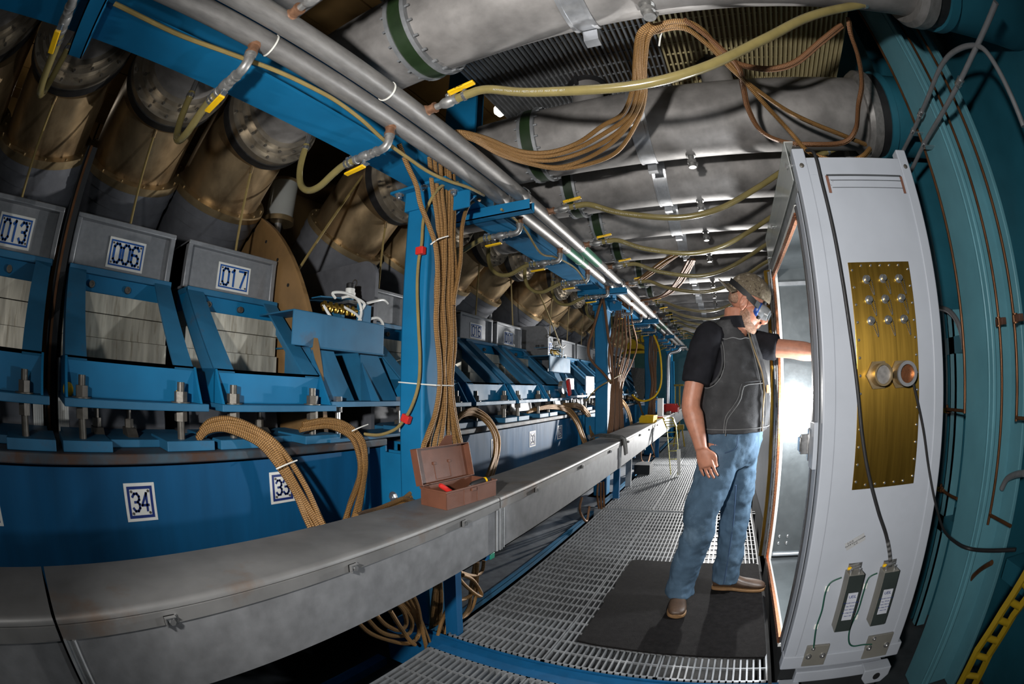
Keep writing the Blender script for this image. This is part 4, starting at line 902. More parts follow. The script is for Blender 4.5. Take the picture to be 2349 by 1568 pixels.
# line filters
for i, (tl, tr, bl, br) in enumerate((((1948, 1325), (1986, 1316), (1912, 1450), (1948, 1440)), ((2033, 1317), (2068, 1307), (1991, 1437), (2026, 1428)))):
    yb = CY0-.065; q = [at(*c, 'y', yb) for c in (tl, tr, br, bl)]
    x0, x1 = (q[0].x+q[3].x)/2, (q[1].x+q[2].x)/2; z1, z0 = max(q[0].z, q[1].z), min(q[2].z, q[3].z)
    f = MB().box(x0, x1, yb, CY0+.003, z0, z1).build('line_filter', M('filter_case_%d' % i, (.23, .22, .19), .5, .3, .1), t, 0, bevel=.002)
    MB().box(x0+.001, x1-.001, yb-.0015, yb, z0+.001, z1-.001).build('front_face', M('filter_front_%d' % i, (.028, .036, .034), .35, 0, .15), f, 0)
    lb = MB().box(x0+.016, x1-.010, yb-.0025, yb-.0015, z0+.055, z1-.075).build('rating_label', M('filter_label_%d' % i, (.45, .47, .52), .5), f, 0)
    c = (x0+x1)/2+.003; Hh = z1-.075-(z0+.055)
    letters('UEIL', (c, yb-.0027, z1-.075-Hh*.14), (1, 0, 0), (0, 0, 1), .017, INKN, lb)
    for k, tx in enumerate(('RFI POWER LINE FILTER', 'Type:  FPM-225', 'Rated:  50/60 Hz', 'Max voltage: 250 VAC', 'Made in USA')): letters(tx, (c, yb-.0027, z1-.075-Hh*(.36+.12*k)), (1, 0, 0), (0, 0, 1), .0062, INKN, lb)
    b = MB(); b.box(x0+.006, x1-.004, CY0-.012, CY0-.008, z1, z1+.030); b.cyl((x0+.014, CY0-.04, z1), (x0+.014, CY0-.04, z1+.018), .006); b.cyl((x1-.02, CY0-.045, z1), (x1-.02, CY0-.045, z1+.018), .006); b.cyl((x0+.02, CY0-.03, z1+.012), (x1-.012, CY0-.025, z1+.02), .003); b.build('terminals', CHROME, f, .5)
    MB().cyl((x0+.002, CY0-.02, z1+.012), (x0+.018, CY0-.02, z1+.012), .006).build('wire_lug', YEL, f)
for i, (a, c) in enumerate((((1852, 1481), (1888, 1522)), ((1993, 1459), (2031, 1500)))):
    p, q = at(*a, 'y', CY0-.004), at(*c, 'y', CY0-.004)
    g = MB().box(p.x, q.x, CY0-.010, CY0+.003, q.z, p.z).build('ground_plate', M('ground_plate_%d' % i, (.25, .24, .21), .5, .4, .12), t, 0, bevel=.002)
    b = MB(); bolt(b, (p.x+.02, CY0-.010, (p.z+q.z)/2), (0, -1, 0), .009, .008); bolt(b, (q.x-.02, CY0-.010, (p.z+q.z)/2), (0, -1, 0), .009, .008); bolt(b, (p.x+.03, CY0-.010, p.z-.012), (0, -1, 0), .006, .006); b.build_each('plate_bolt', CHROME, g, .5)
GRW = M('green_wire', (.01, .07, .045), .45)
for pts in ([(1930, 1324), (1905, 1336), (1893, 1360), (1885, 1400), (1872, 1440), (1866, 1486)], [(2012, 1314), (1992, 1326), (1980, 1360), (1968, 1400), (1950, 1440), (1947, 1470), (1956, 1481), (1980, 1478), (2000, 1477)]):
    part('ground_wire', MB().tube([at(*p, 'y', CY0-.012) for p in pts], .0032, 8), GRW, .8)
for p in ((1897, 1349), (1872, 1436), (1984, 1343), (1963, 1414)):
    q = at(*p, 'y', CY0+.002); part('wire_pad', MB().box(q.x-.010, q.x+.010, CY0-.004, CY0+.004, q.z-.012, q.z+.012), WHITE, 0, .002)
tp = at(1962, 1242, 'y', CY0+.003); a1 = at(1926, 1262, 'y', CY0+.003); a2 = at(2004, 1216, 'y', CY0+.003); TXd = (a2-a1).normalized(); TYd = Vector((-TXd.z, 0, TXd.x))
tape = MB().obox(tp, (TXd, TYd, (0, 1, 0)), .044, .016, .0006).build('tape_note', M('masking_tape', (.33, .335, .34), .6), t, 0)
for k, tx in enumerate(('2-13-18', 'Cord & Ground Complete', 'H. H.')): letters(tx, tp+Vector((0, -.0012, 0))+TYd*(.0095-.009*k)-TXd*(.02 if k == 0 else 0), TXd, TYd, .0085, BLKINK, tape, 'handwriting')
b = MB(); ht = at(1906, 418, 'y', CY0+.003)
for k in range(9):
    a = .3+k*.55; b.ball((ht.x+.010*math.cos(a), CY0+.0035, ht.z+.012*math.sin(a)), .0014, 6)
part('pencil_mark', b, BLKINK)
# neighbouring cabinet behind
t2 = thing('equipment_cabinet', 'second grey cabinet beyond the open one, mostly hidden by the man', 'cabinet', (.7, 4.4, 0))
MB().box(.40, .96, 3.62, 5.2, .17, 2.05).build('body', LGREY, t2, 0, bevel=.006); MB().box(.42, .94, 3.64, 5.15, -.42, .17).build('plinth', NEARBLK, t2, 0)
MB().box(.41, .95, 1.72, 3.15, -.42, .055).build('plinth', NEARBLK, t, 0)
t3 = thing('equipment_cabinet', 'third grey cabinet farther along the walkway behind the man', 'cabinet', (.7, 7, 0))
MB().box(.42, .96, 6.1, 7.6, .17, 2.05).build('body', LGREY, t3, 0, bevel=.006); MB().box(.44, .94, 6.12, 7.55, -.42, .17).build('plinth', NEARBLK, t3, 0)
# cords on the cabinet
t = thing('power_cord', 'black braided power cord running down the cabinet front to the right filter box', 'cord', at(1868, 352, 'y', 1.63))
MB().tube([at(1850, 345, 'y', 1.70)] + [at(*p, 'y', 1.638) for p in ((1868, 352), (1886, 420), (1912, 530), (1932, 640), (1950, 760), (1968, 900), (1978, 1000), (1992, 1085), (2014, 1170), (2032, 1225), (2041, 1270), (2043, 1308))], .0075, 10).build('cord', BLACK, t)
MB().tube([at(*p, 'y', 1.638) for p in ((2036, 1240), (2041, 1270), (2043, 1306))], .0088, 10).build('grip_mesh', braid('wire_mesh_grip', (.25, .25, .25), (.01, .01, .01), 1.2), t)
pr = [at(2094, 874, 'y', 1.585), at(2102, 910, 'y', 1.60), at(2118, 985, 'y', 1.62), at(2130, 1070, 'y', 1.635), at(2145, 1150, 'y', 1.635), at(2165, 1215, 'y', 1.70), at(2195, 1245, 'y', 1.75), at(2225, 1258, 'y', 1.74), at(2265, 1262, 'y', 1.62), at(2330, 1260, 'y', 1.45)]
tag(MB().tube(pr, lambda u_: .0055+.0035*min(1, max(0, (u_-.5)*4)), 10).build('signal_cable', BLACK), 'thin black cable from the right brass bushing to the teal rib', 'cable')
# ---------------------------------------------------------------- the man
SKIN = M('weathered_skin', (.43, .185, .115), .5, 0, .14, 30, dirt=(.42, .15, .10), dcov=.3, dscale=14, bump=.05, bscale=250)
VESTM = M('washed_black_canvas', (.048, .048, .050), .9, 0, .4, 7, dirt=(.12, .12, .122), dcov=.30, dscale=7, bump=.25, bscale=260, spec=.15)
SHIRTM = M('black_cotton', (.012, .012, .015), .85, 0, .3, 12, bump=.15, bscale=200, spec=.15)
JEANM = M('faded_blue_denim', (.064, .108, .160), .9, 0, .25, 8, dirt=(.15, .22, .29), dcov=.36, dscale=4, bump=.3, bscale=300, spec=.15)
JSEAM = M('dark_denim_seam', (.035, .07, .13), .9)
BOOTM = M('brown_boot_leather', (.060, .034, .020), .5, 0, .3, 14, dirt=(.16, .11, .07), dcov=.25, dscale=16, bump=.1)
SOLEM = M('tan_boot_sole', (.22, .12, .05), .7, 0, .15, 30)
BEARDM = M('grizzled_stubble', (.30, .165, .105), .8, 0, .4, 160, dirt=(.42, .30, .22), dcov=.4, dscale=120, bump=.5, bscale=400)
m, t_, b_ = nt('camouflage_cap_cloth'); c_ = ramp(t_, noise(t_, 34, 4, .6), [(.34, (.055, .04, .026)), (.46, (.16, .13, .085)), (.56, (.10, .075, .05)), (.68, (.30, .26, .19))]); lk(t_, c_, b_.inputs['Base Color']); b_.inputs['Roughness'].default_value = .9; CAMO = m
GOGG = M('grey_goggle_plastic', (.24, .25, .26), .35, 0, .08); BLUEP = M('blue_goggle_frame', (.02, .07, .30), .35); LENS = M('dark_goggle_lens', (.015, .018, .02), .08, 0, 0)
STITCH = M('pale_stitching', (.16, .16, .16), .9); ZIP = M('dull_brass_zip', (.30, .22, .12), .4, .7)
Fh = Vector((.78, -.6258, 0)); Rh = Vector((-.6258, -.78, 0)); UP = Vector((0, 0, 1))
BASE = Vector((.05, 2.46, 0))
man = thing('person', 'man in black vest, jeans and goggles reaching into the open cabinet', 'person', (.05, 2.46, .012))
def cat(a, b, c, d, t): return 0.5*((2*b)+(c-a)*t+(2*a-5*b+4*c-d)*t*t+(3*b-a-3*c+d)*t**3)
def srings(R, spl=5):
    out = []
    for i in range(len(R)-1):
        q = [R[max(i-1, 0)], R[i], R[i+1], R[min(i+2, len(R)-1)]]
        for k in range(spl): out.append(tuple(cat(*[Vector(x[j]) for x in q], k/spl) for j in range(3)))
    out.append(tuple(Vector(x) for x in R[-1])); return out
def limb(mb, pts, radii, n=16, sq=(1, 1)):
    P = [Vector(p) for p in pts]; R = []
    for i, p in enumerate(P):
        d = (P[min(i+1, len(P)-1)]-P[max(i-1, 0)]).normalized(); u = (Fh - d*Fh.dot(d)).normalized(); w_ = d.cross(u)
        r = radii[i]; ra, rb = (r, r) if not isinstance(r, tuple) else r
        R.append((p, u*ra, w_*rb))
    return mb.loft(srings(R, 4), n)
def remesh(o, vox, it=4, f=.5):
    r = o.modifiers.new('union', 'REMESH'); r.mode = 'VOXEL'; r.voxel_size = vox; r.use_smooth_shade = True
    s = o.modifiers.new('soften', 'SMOOTH'); s.iterations = it; s.factor = f; return o
def wrinkle(o, strength, size):
    tx = D.textures.new('folds', 'CLOUDS'); tx.noise_scale = size
    d = o.modifiers.new('folds', 'DISPLACE'); d.texture = tx; d.strength = strength; d.mid_level = .5; d.texture_coords = 'OBJECT' if False else 'LOCAL'
# head frame
HF = Vector((.84, -.16, -.50)).normalized(); HS = Vector((-.12, -1, .0)); HS = (HS - HF*HS.dot(HF)).normalized(); HU = HF.cross(HS)*-1
if HU.z < 0: HU = -HU
HC = Vector((.163, 2.45, 1.678))
HK = 1.15
def hp(f, s, u): return HC+(HF*f+HS*s+HU*u)*HK
def egg(mb, f, s, u, rf, rs, ru, n=20):
    base = len(mb.v); mb.ball((0, 0, 0), 1, n)
    for i in range(base, len(mb.v)):
        v = mb.v[i]; mb.v[i] = hp(f+v.x*rf, s+v.y*rs, u+v.z*ru)
    return mb
# --- body: head, neck, torso, arms, hands, legs in one surface
b = MB()
egg(b, -.012, 0, .035, .098, .076, .092); egg(b, .028, 0, -.035, .066, .061, .080); egg(b, .060, 0, -.098, .030, .030, .024); egg(b, .035, 0, -.085, .045, .052, .035)
egg(b, .088, 0, .012, .016, .034, .014)
b.tube([hp(.088, 0, .010), hp(.104, 0, -.012), hp(.116, 0, -.036), hp(.100, 0, -.042)], lambda q: .010+.008*q, 10, 3); egg(b, .103, .012, -.037, .011, .009, .009); egg(b, .103, -.012, -.037, .011, .009, .009)
egg(b, .090, 0, -.064, .014, .024, .007); egg(b, .088, 0, -.076, .013, .021, .008)
for s in (-1, 1):
    egg(b, -.004, s*.080, -.014, .020, .009, .034, 14); egg(b, -.016, s*.088, -.006, .009, .009, .029, 12); egg(b, -.006, s*.087, .012, .016, .008, .009, 12); egg(b, .002, s*.084, -.040, .010, .008, .012, 10)
    egg(b, .045, s*.045, -.022, .030, .020, .022, 12)
limb(b, [BASE+Vector((.010, .0, 1.50)), BASE+Vector((.040, -.005, 1.585)), hp(-.035, 0, -.05)], [.085, .074, .072], 18)
limb(b, [BASE+UP*.92, BASE+UP*1.1+Fh*.02, BASE+UP*1.3+Fh*.02, BASE+UP*1.46, BASE+UP*1.55], [(.13, .16), (.15, .17), (.12, .175), (.09, .15), (.05, .08)], 20)
SHR, SHL = BASE+Rh*.185+UP*1.490, BASE-Rh*.165+UP*1.475+Fh*.02
ELR, WRR = Vector((-.158, 2.262, 1.175)), Vector((-.100, 2.225, .945))
limb(b, [SHR, SHR.lerp(ELR, .45)+Vector((-.012, -.01, 0)), ELR, ELR.lerp(WRR, .30)+Vector((-.004, 0, 0)), ELR.lerp(WRR, .72), WRR], [.056, .054, .048, .052, .039, (.034, .027)], 18)
ELL, WRL = Vector((.405, 2.50, 1.430)), Vector((.64, 2.47, 1.385))
limb(b, [SHL, SHL.lerp(ELL, .5)+Vector((0, 0, -.005)), ELL, ELL.lerp(WRL, .35), ELL.lerp(WRL, .8), WRL], [.058, .054, .050, .052, .036, (.027, .032)], 18)
def hand(mb, w0, d, side, nrm, curl, thumb):
    """w0 wrist, d finger direction, side: little-finger to index axis, nrm: back of hand"""
    d, side = Vector(d).normalized(), Vector(side).normalized(); nrm = Vector(nrm).normalized()
    pr = []
    for k, (a, wd, th) in enumerate(((0, .029, .021), (.03, .037, .019), (.065, .042, .017), (.094, .040, .014))): pr.append((w0+d*a, side*wd, nrm*th))
    mb.loft(srings(pr, 3), 16)
    for i, (s, L, r) in enumerate(((.0345, .074, .0086), (.0115, .084, .0090), (-.0115, .078, .0086), (-.034, .060, .0078))):
        p = w0+d*.086+side*s-nrm*.001; pts = [p-d*.02, p]; dd = (d+side*(s*1.6)).normalized(); c = curl*(1+.18*i)
        for f in (.44, .31, .25):
            ax = side; dd = (Matrix.Rotation(c, 3, ax) @ dd); 
            p = p+dd*(L*f); pts.append(p)
        mb.tube(pts, lambda q, r=r: r*(1.08-.28*q), 10, 4)
    p = w0+d*.022+side*.030-nrm*.004; q1 = p+d*.030+side*.022-nrm*.012; q2 = q1+d*.034+side*thumb-nrm*.008; q3 = q2+d*.027+side*thumb*.2-nrm*.004
    mb.tube([p-d*.012-side*.008, p, q1, q2, q3], lambda q: .0155-.006*q, 10, 4)
dR = Vector((.33, .02, -.95)); nR = Vector((-.35, -.93, -.10)); sR = dR.cross(nR).normalized(); sR = sR if sR.x > 0 else -sR
c_sign = 1
def curl_sign(d, side, nrm): return 1 if (Matrix.Rotation(.3, 3, Vector(side)) @ Vector(d)).dot(Vector(nrm)) < Vector(d).dot(Vector(nrm)) else -1
hand(b, WRR, dR, sR, nR, .13*curl_sign(dR.normalized(), sR, nR), -.008)
dL = Vector((.95, .0, -.25)); nL = Vector((.25, .1, .95)); sL = Vector((0, -1, .1))
hand(b, WRL, dL, sL, nL, .28*curl_sign(dL.normalized(), sL.normalized(), nL.normalized()), .010)
HR, HL = BASE+Rh*.095+UP*.90, BASE-Rh*.09+UP*.90
KR, AR = Vector((-.088, 2.345, .515)), Vector((-.158, 2.395, .115)); KL, AL = Vector((.112, 2.585, .505)), Vector((.105, 2.612, .115))
for h_, k_, a_ in ((HR, KR, AR), (HL, KL, AL)): limb(b, [h_+UP*.05, h_.lerp(k_, .4), k_, k_.lerp(a_, .35), a_, a_-UP*.06], [.10, .085, .062, .063, .042, .040], 16)
remesh(b.build('body', SKIN, man, 1.5), .0046, 4, .45)
# --- beard
bd = MB(); egg(bd, .060, 0, -.098, .036, .040, .030); egg(bd, .034, 0, -.088, .052, .060, .038)
for s in (-1, 1): egg(bd, .020, s*.040, -.062, .038, .026, .050)
remesh(bd.build('beard', BEARDM, man, 1.5), .006, 3, .5)
hb = MB()
for s in (-1, 1): egg(hb, -.058, s*.046, -.004, .030, .024, .030)
egg(hb, -.074, 0, -.006, .028, .052, .030); remesh(hb.build('hair', BEARDM, man, 1.5), .007, 3)
# --- shirt with short sleeves and collar
b = MB()
limb(b, [SHR+Vector((.03, .035, .035)), SHR+Vector((0, 0, .0)), SHR.lerp(ELR, .35)+Vector((-.008, -.006, 0)), SHR.lerp(ELR, .72)+Vector((-.004, -.004, 0))], [.070, .082, .079, .074], 24)
limb(b, [SHL+Vector((-.05, -.03, .02)), SHL, SHL.lerp(ELL, .35), SHL.lerp(ELL, .68)], [.075, .082, .076, .073], 24)
limb(b, [BASE+UP*1.05, BASE+UP*1.3+Fh*.015, BASE+UP*1.46, BASE+UP*1.55+Fh*.01], [(.15, .17), (.13, .185), (.10, .165), (.06, .09)], 24)
sh = remesh(b.build('shirt', SHIRTM, man, 1.5), .009, 6, .5); wrinkle(sh, .014, .06)
b = MB(); cr = []
for z, ra, rb, f in ((1.545, .086, .100, .012), (1.575, .076, .082, .022), (1.605, .073, .078, .026), (1.606, .080, .086, .026), (1.574, .084, .092, .022), (1.545, .092, .108, .012)):
    cr.append((BASE+UP*z+Fh*f+Vector((.012, .005, 0)), Fh*ra, Rh*rb))
for q in range(len(cr)): c, a, r_ = cr[q]; 
b.loft(cr, 28); b.f = b.f[:-2]; b.build('collar', SHIRTM, man, .9)
# --- vest: open loft with shoulder straps and armholes
VR = [(.970, .186, .172, .018), (1.00, .194, .180, .020), (1.10, .200, .188, .026), (1.20, .200, .186, .026), (1.30, .197, .172, .020), (1.40, .186, .152, .010), (1.47, .172, .132, .004), (1.53, .150, .108, .004), (1.565, .122, .088, .008), (1.588, .100, .080, .014)]
def vest_pt(z, ang, off=0.0):
    """point of the vest at height z, ang from the front towards his right"""
    for p, q in zip(VR, VR[1:]):
        if p[0] <= z <= q[0]: u_ = (z-p[0])/(q[0]-p[0]); wd, dp_, sf = [p[j]+(q[j]-p[j])*u_ for j in (1, 2, 3)]; break
    else: wd, dp_, sf = VR[-1][1:] if z > 1.5 else VR[0][1:]
    return BASE+Vector((.012, .005, 0))*max(0, (z-1.4)/.2)+UP*z+Fh*(sf+(dp_+off)*math.cos(ang))+Rh*((wd+off)*math.sin(ang))
b = MB(); n = 56; zs = [1.012+(1.588-1.012)*k/40 for k in range(41)]
for z in zs:
    for i in range(n): b.v.append(vest_pt(z, 2*PI*i/n))
for k in range(40):
    for i in range(n):
        zc = (zs[k]+zs[k+1])/2; a = abs(((2*PI*(i+.5)/n)+PI) % (2*PI)-PI)
        hole = (zc > 1.25 and zc < 1.54 and abs(a-PI/2-.1) < .55*math.sqrt(max(0, 1-((zc-1.40)/.150)**2)))
        vneck = zc > 1.50 and a < .10+.9*(zc-1.50)/.088
        if not hole and not vneck: b.f.append([k*n+i, k*n+(i+1) % n, (k+1)*n+(i+1) % n, (k+1)*n+i])
v = b.build('vest', VESTM, man, 1.2)
so = v.modifiers.new('thickness', 'SOLIDIFY'); so.thickness = .012; so.offset = .2
sb = v.modifiers.new('sub', 'SUBSURF'); sb.levels = 1; sb.render_levels = 1; wrinkle(v, .016, .09)
def seam(pts, r=.0022, m=None, nm='stitching'): return MB().tube(pts, r, 6, 2).build(nm, m or STITCH, v)
seam([vest_pt(1.015+.50*k/24, .06*math.sin(k*.35), .012) for k in range(25)], .0045, ZIP, 'zip')
for s in (-1, 1): seam([vest_pt(1.015+.50*k/20, s*.085, .011) for k in range(21)])
seam([vest_pt(1.483+.004*math.sin(k*.9), .12+.98*k/14, .012) for k in range(15)])
PK = [(1.268, .05), (1.265, .4), (1.255, .675), (1.20, .775), (1.16, .89), (1.135, .985), (1.10, 1.11), (1.06, 1.14), (1.018, 1.14)]
for off in (0, .05): seam([vest_pt(z-off*.25, a-off, .013) for z, a in PK])
seam([vest_pt(z, a+.02, .0135) for z, a in PK[:6]], .0034, VESTM, 'pocket_edge')
seam([vest_pt(1.035, -.6+2.6*k/30, .012) for k in range(31)])
ah = []
for k in range(33):
    q = 2*PI*k/32; ah.append(vest_pt(1.400+.147*math.sin(q), PI/2+.1+.57*math.cos(q), .014))
seam(ah, .006, VESTM, 'armhole_binding'); seam([vest_pt(min(1.56, 1.400+.160*math.sin(2*PI*k/32)), PI/2+.1+.63*math.cos(2*PI*k/32), .012) for k in range(33)])
pc = vest_pt(1.225, -.175, .018); nx = (vest_pt(1.225, -.175, .1)-vest_pt(1.225, -.175, 0)).normalized(); tx_ = UP.cross(nx)
MB().obox(pc, (tx_, UP, nx), .015, .020, .002).build('leather_patch', M('tan_leather_patch', (.45, .20, .06), .6), v, 0)
# --- jeans
b = MB()
limb(b, [BASE+UP*1.03+Fh*.01, BASE+UP*.96+Fh*.008, BASE+UP*.88, BASE+UP*.82], [(.168, .182), (.165, .184), (.155, .188), (.12, .17)], 28)
limb(b, [HR+UP*.04, HR-UP*.10+Vector((-.012, -.01, 0)), KR+UP*.08, KR-UP*.04, KR.lerp(AR, .5)+Vector((-.004, 0, 0)), AR+UP*.03, AR-UP*.045], [(.118, .100), (.112, .102), .096, .090, .083, .082, .086], 24)
limb(b, [HL+UP*.04, HL-UP*.10, KL+UP*.08, KL-UP*.04, KL.lerp(AL, .5), AL+UP*.03, AL-UP*.04], [(.115, .100), (.112, .102), .096, .090, .086, .086, .089], 24)
j = remesh(b.build('jeans', JEANM, man, 1.5), .009, 5, .5); wrinkle(j, .026, .075)
def side_seam(h_, k_, a_, dv, r): return MB().tube([h_+dv*(r*1.02), h_.lerp(k_, .5)+dv*(r*.94), k_+dv*(r*.86), k_.lerp(a_, .5)+dv*(r*.80), a_+dv*(r*.8)-UP*.03], .0045, 6, 6).build('leg_seam', JSEAM, j)
side_seam(HL-UP*.18, KL, AL, Vector((-.10, -1, 0)).normalized(), .108)
MB().tube([vest_pt(1.0, .75, -.006), vest_pt(.972, .75, -.004)-UP*.03+Rh*.01, vest_pt(.972, 1.1, -.002)-UP*.055], .003, 6, 6).build('pocket_seam', JSEAM, j)
# --- boots
def boot(nm, heel, toe):
    heel, toe = Vector(heel), Vector(toe); d = (toe-heel).normalized(); s = UP.cross(d); L = (toe-heel).length
    b = MB(); R = []
    for f, wd, h0, h1 in ((0, .026, .03, .10), (.04, .038, .03, .13), (.2, .042, .028, .14), (.38, .041, .028, .115), (.55, .047, .028, .090), (.75, .052, .028, .078), (.90, .047, .028, .068), (.98, .030, .03, .056), (1, .012, .034, .045)):
        R.append((heel+d*(L*f)+UP*(h0+h1)/2, s*wd, UP*(h1-h0)/2))
    b.loft(srings(R, 3), 20, 2.4)
    limb(b, [heel+d*(L*.20)+UP*.06, heel+d*(L*.19)+UP*.16], [.05, .052], 18)
    o = b.build(nm, BOOTM, man, 1.2)
    R = [(heel+d*(L*f)+UP*z, s*wd, UP*.012) for f, wd, z in ((-.01, .024, .024), (.04, .040, .024), (.2, .044, .024), (.38, .042, .026), (.55, .050, .024), (.75, .055, .024), (.90, .050, .024), (.985, .033, .026), (1.01, .012, .028))]
    b = MB().loft(srings(R, 3), 16, 4); b.build('sole', SOLEM, o, .6)
    R = [(heel+d*(L*f)+UP*.018, s*wd, UP*.006) for f, wd in ((0, .03), (.06, .038), (.24, .040), (.27, .035))]; b = MB().loft(R, 14, 4); b.build('heel', BLACK, o, .6)
    R = [(heel+d*(L*f)+UP*.017, s*wd, UP*.005) for f, wd in ((.42, .040), (.6, .048), (.85, .047), (.97, .03))]; b = MB().loft(R, 14, 4); b.build('outsole', BLACK, o, .6)
boot('boot', (-.170, 2.475, 0), (-.143, 2.195, 0)); boot('boot', (.030, 2.625, 0), (.365, 2.595, 0))
# --- cap worn backwards
b = MB(); n = 32; rows = 12
for k in range(rows+1):
    ph = (PI/2+.10)*k/rows
    for i in range(n):
        a = 2*PI*i/n; f, s, u = math.sin(ph)*math.cos(a), math.sin(ph)*math.sin(a), math.cos(ph)
        b.v.append(hp(-.014+f*.109, s*.086, .040+u*.100+ .012*f*(1-u)))
for k in range(rows):
    for i in range(n): b.f.append([k*n+i, (k+1)*n+i, (k+1)*n+(i+1) % n, k*n+(i+1) % n])
cp = b.build('cap', CAMO, man, 1.4); so = cp.modifiers.new('thickness', 'SOLIDIFY'); so.thickness = .004; wrinkle(cp, .012, .045)
b = MB()
for k in range(7):
    for i in range(15):
        a = -1.15+2.3*i/14; q = k/6; rr = .098+q*.070*math.cos(a*.75)
        b.v.append(hp(-.014-rr*math.cos(a)*(1.0), rr*math.sin(a)*.86, .030+q*.010-.034*(abs(a)/1.15)**2*(.3+q)))
for k in range(6):
    for i in range(14): b.f.append([k*15+i, k*15+i+1, (k+1)*15+i+1, (k+1)*15+i])
br = b.build('cap_brim', CAMO, cp, 1.4); so = br.modifiers.new('thickness', 'SOLIDIFY'); so.thickness = .004
# --- goggles
b = MB(); R_ = []
for i in range(48):
    a = 2*PI*i/48
    c = hp(-.012+.112*math.cos(a), .090*math.sin(a), .026-.026*math.cos(a)*1.3); o_ = (HF*math.cos(a)+HS*math.sin(a)).normalized()
    R_.append((c, o_))
for c, o_ in R_: b.v += [c+HU*.016, c-HU*.016, c-HU*.016+o_*.004, c+HU*.016+o_*.004]
for i in range(48):
    j_ = (i+1) % 48
    for k in range(4): b.f.append([i*4+k, i*4+(k+1) % 4, j_*4+(k+1) % 4, j_*4+k])
gs = b.build('goggle_strap', BLACK, man, .8)
for s in (-1, 1): MB().obox(hp(.060, s*.079, .008), (HF*.75-HS*s*.5-HU*.25, HU, HS), .014, .015, .004).build('buckle', DKGREY, gs, 0)
b = MB(); R = []
for f, wd, hh in ((.062, .078, .036), (.085, .076, .040), (.105, .068, .036), (.118, .056, .028), (.120, .02, .01)): R.append((hp(f, 0, -.006), HS*wd, HU*hh))
b.loft(srings(R, 3), 32, 3)
gg = b.build('goggles', GOGG, man, .8)
for s in (-1, 1):
    MB().lathe(hp(.092, s*.033, -.010), HF, [(0, .032), (.034, .030), (.036, .026), (.034, .0255), (.028, .0255)], 24).build('eye_cup', GOGG, gg, .6)
    MB().cyl(hp(.108, s*.033, -.010), hp(.1225, s*.033, -.010), .0252, n=24).build('lens', LENS, gg)
    b = MB()
    for f, u in ((.080, .030), (.080, -.042)): b.cyl(hp(f, s*.066, u), hp(f+.012, s*.073, u), .009, n=12)
    b.build_each('vent_knob', BLACK, gg)
R = [(hp(f, 0, -.006), HS*wd, HU*hh) for f, wd, hh in ((.052, .081, .038), (.060, .083, .043), (.072, .082, .044), (.076, .078, .040))]
MB().loft(srings(R, 2), 32, 3).build('goggle_frame', BLUEP, gg, .8)
# ---------------------------------------------------------------- braided cables, each one its own object
def px(*p): return [at(*q) for q in p]
def cable(name, lab, pts, r=.0105, m=None, grp=None, cat='cable', n=8, spl=6, ties=()):
    o = MB().tube(pts, r, n, spl).build(name, m or CABLE)
    return tag(o, lab, cat, grp)
def bundle(base, count, lab, grp, spread, r=.0105, m=None, seed=1, weave=.35, ax=None):
    """cables side by side along a path; spread: (vector per cable step) or list of per-point vectors"""
    rnd = random.Random(seed); out = []
    for i in range(count):
        f = i-(count-1)/2; pts = []
        ph, sw = rnd.uniform(0, 6.28), rnd.choice((-1, 1))
        for k, p in enumerate(base):
            s = spread[k] if isinstance(spread, list) else spread; s = Vector(s)
            g = f + weave*math.sin(ph+k*1.1)
            d2 = Vector((0.35*r*math.cos(ph+k*.9), .35*r*math.sin(ph+k*1.3), .25*r*math.sin(ph)))
            pts.append(Vector(p)+s*g+d2)
        nm = ('', 'first', 'second', 'third', 'fourth', 'fifth', 'sixth', 'seventh', 'eighth', 'ninth', 'tenth', 'eleventh', 'twelfth')[i+1]
        out.append(cable('braided_cable', lab.replace('#', nm), pts, r, m, grp))
    return out
XB = -1.325
def vert(P, x=XB): return [at(a, c, 'x', x) for a, c in P]
# A: main bundle down the right face of the nearest column
A_ = [[(985, 360), (992, 430), (1003, 500), (1007, 580), (1001, 660), (1004, 740), (1014, 820), (1012, 880), (1003, 940), (990, 985), (982, 1030), (985, 1150), (1000, 1300), (992, 1400), (986, 1492)],
      [(997, 365), (1003, 440), (1012, 520), (1014, 600), (1008, 680), (1012, 760), (1018, 840), (1016, 900), (1008, 960), (998, 1010), (992, 1060), (995, 1180), (1003, 1320), (998, 1420), (996, 1490)],
      [(1010, 372), (1014, 450), (1020, 520), (1019, 610), (1015, 690), (1019, 770), (1017, 845), (1020, 905), (1017, 965), (1010, 1015), (1004, 1060), (1003, 1200), (1010, 1340), (1004, 1430), (1003, 1485)],
      [(1018, 378), (1022, 450), (1019, 530), (1024, 610), (1022, 690), (1025, 770), (1023, 840), (1025, 900), (1027, 960), (1030, 1010), (1036, 1050), (1045, 1110), (1060, 1200)],
      [(1025, 385), (1030, 455), (1028, 530), (1031, 600), (1028, 690), (1033, 770), (1026, 840), (1030, 905), (1037, 960), (1043, 1010), (1048, 1040), (1055, 1100), (1075, 1180)],
      [(1030, 390), (1036, 460), (1034, 540), (1037, 620), (1035, 700), (1036, 780), (1032, 850), (1033, 900), (1040, 950), (1048, 990), (1058, 1030), (1070, 1080), (1092, 1140)],
      [(915, 330), (935, 380), (955, 425), (965, 470), (985, 520), (1000, 570), (1004, 650), (1000, 740), (1008, 830), (1008, 890), (998, 950), (980, 1000), (970, 1040), (975, 1160), (1010, 1340), (1008, 1430), (1010, 1486)],
      [(1040, 400), (1042, 470), (1040, 550), (1044, 620), (1040, 700), (1043, 790), (1036, 860), (1038, 910), (1045, 960), (1056, 1010), (1068, 1060), (1085, 1110), (1110, 1160)]]
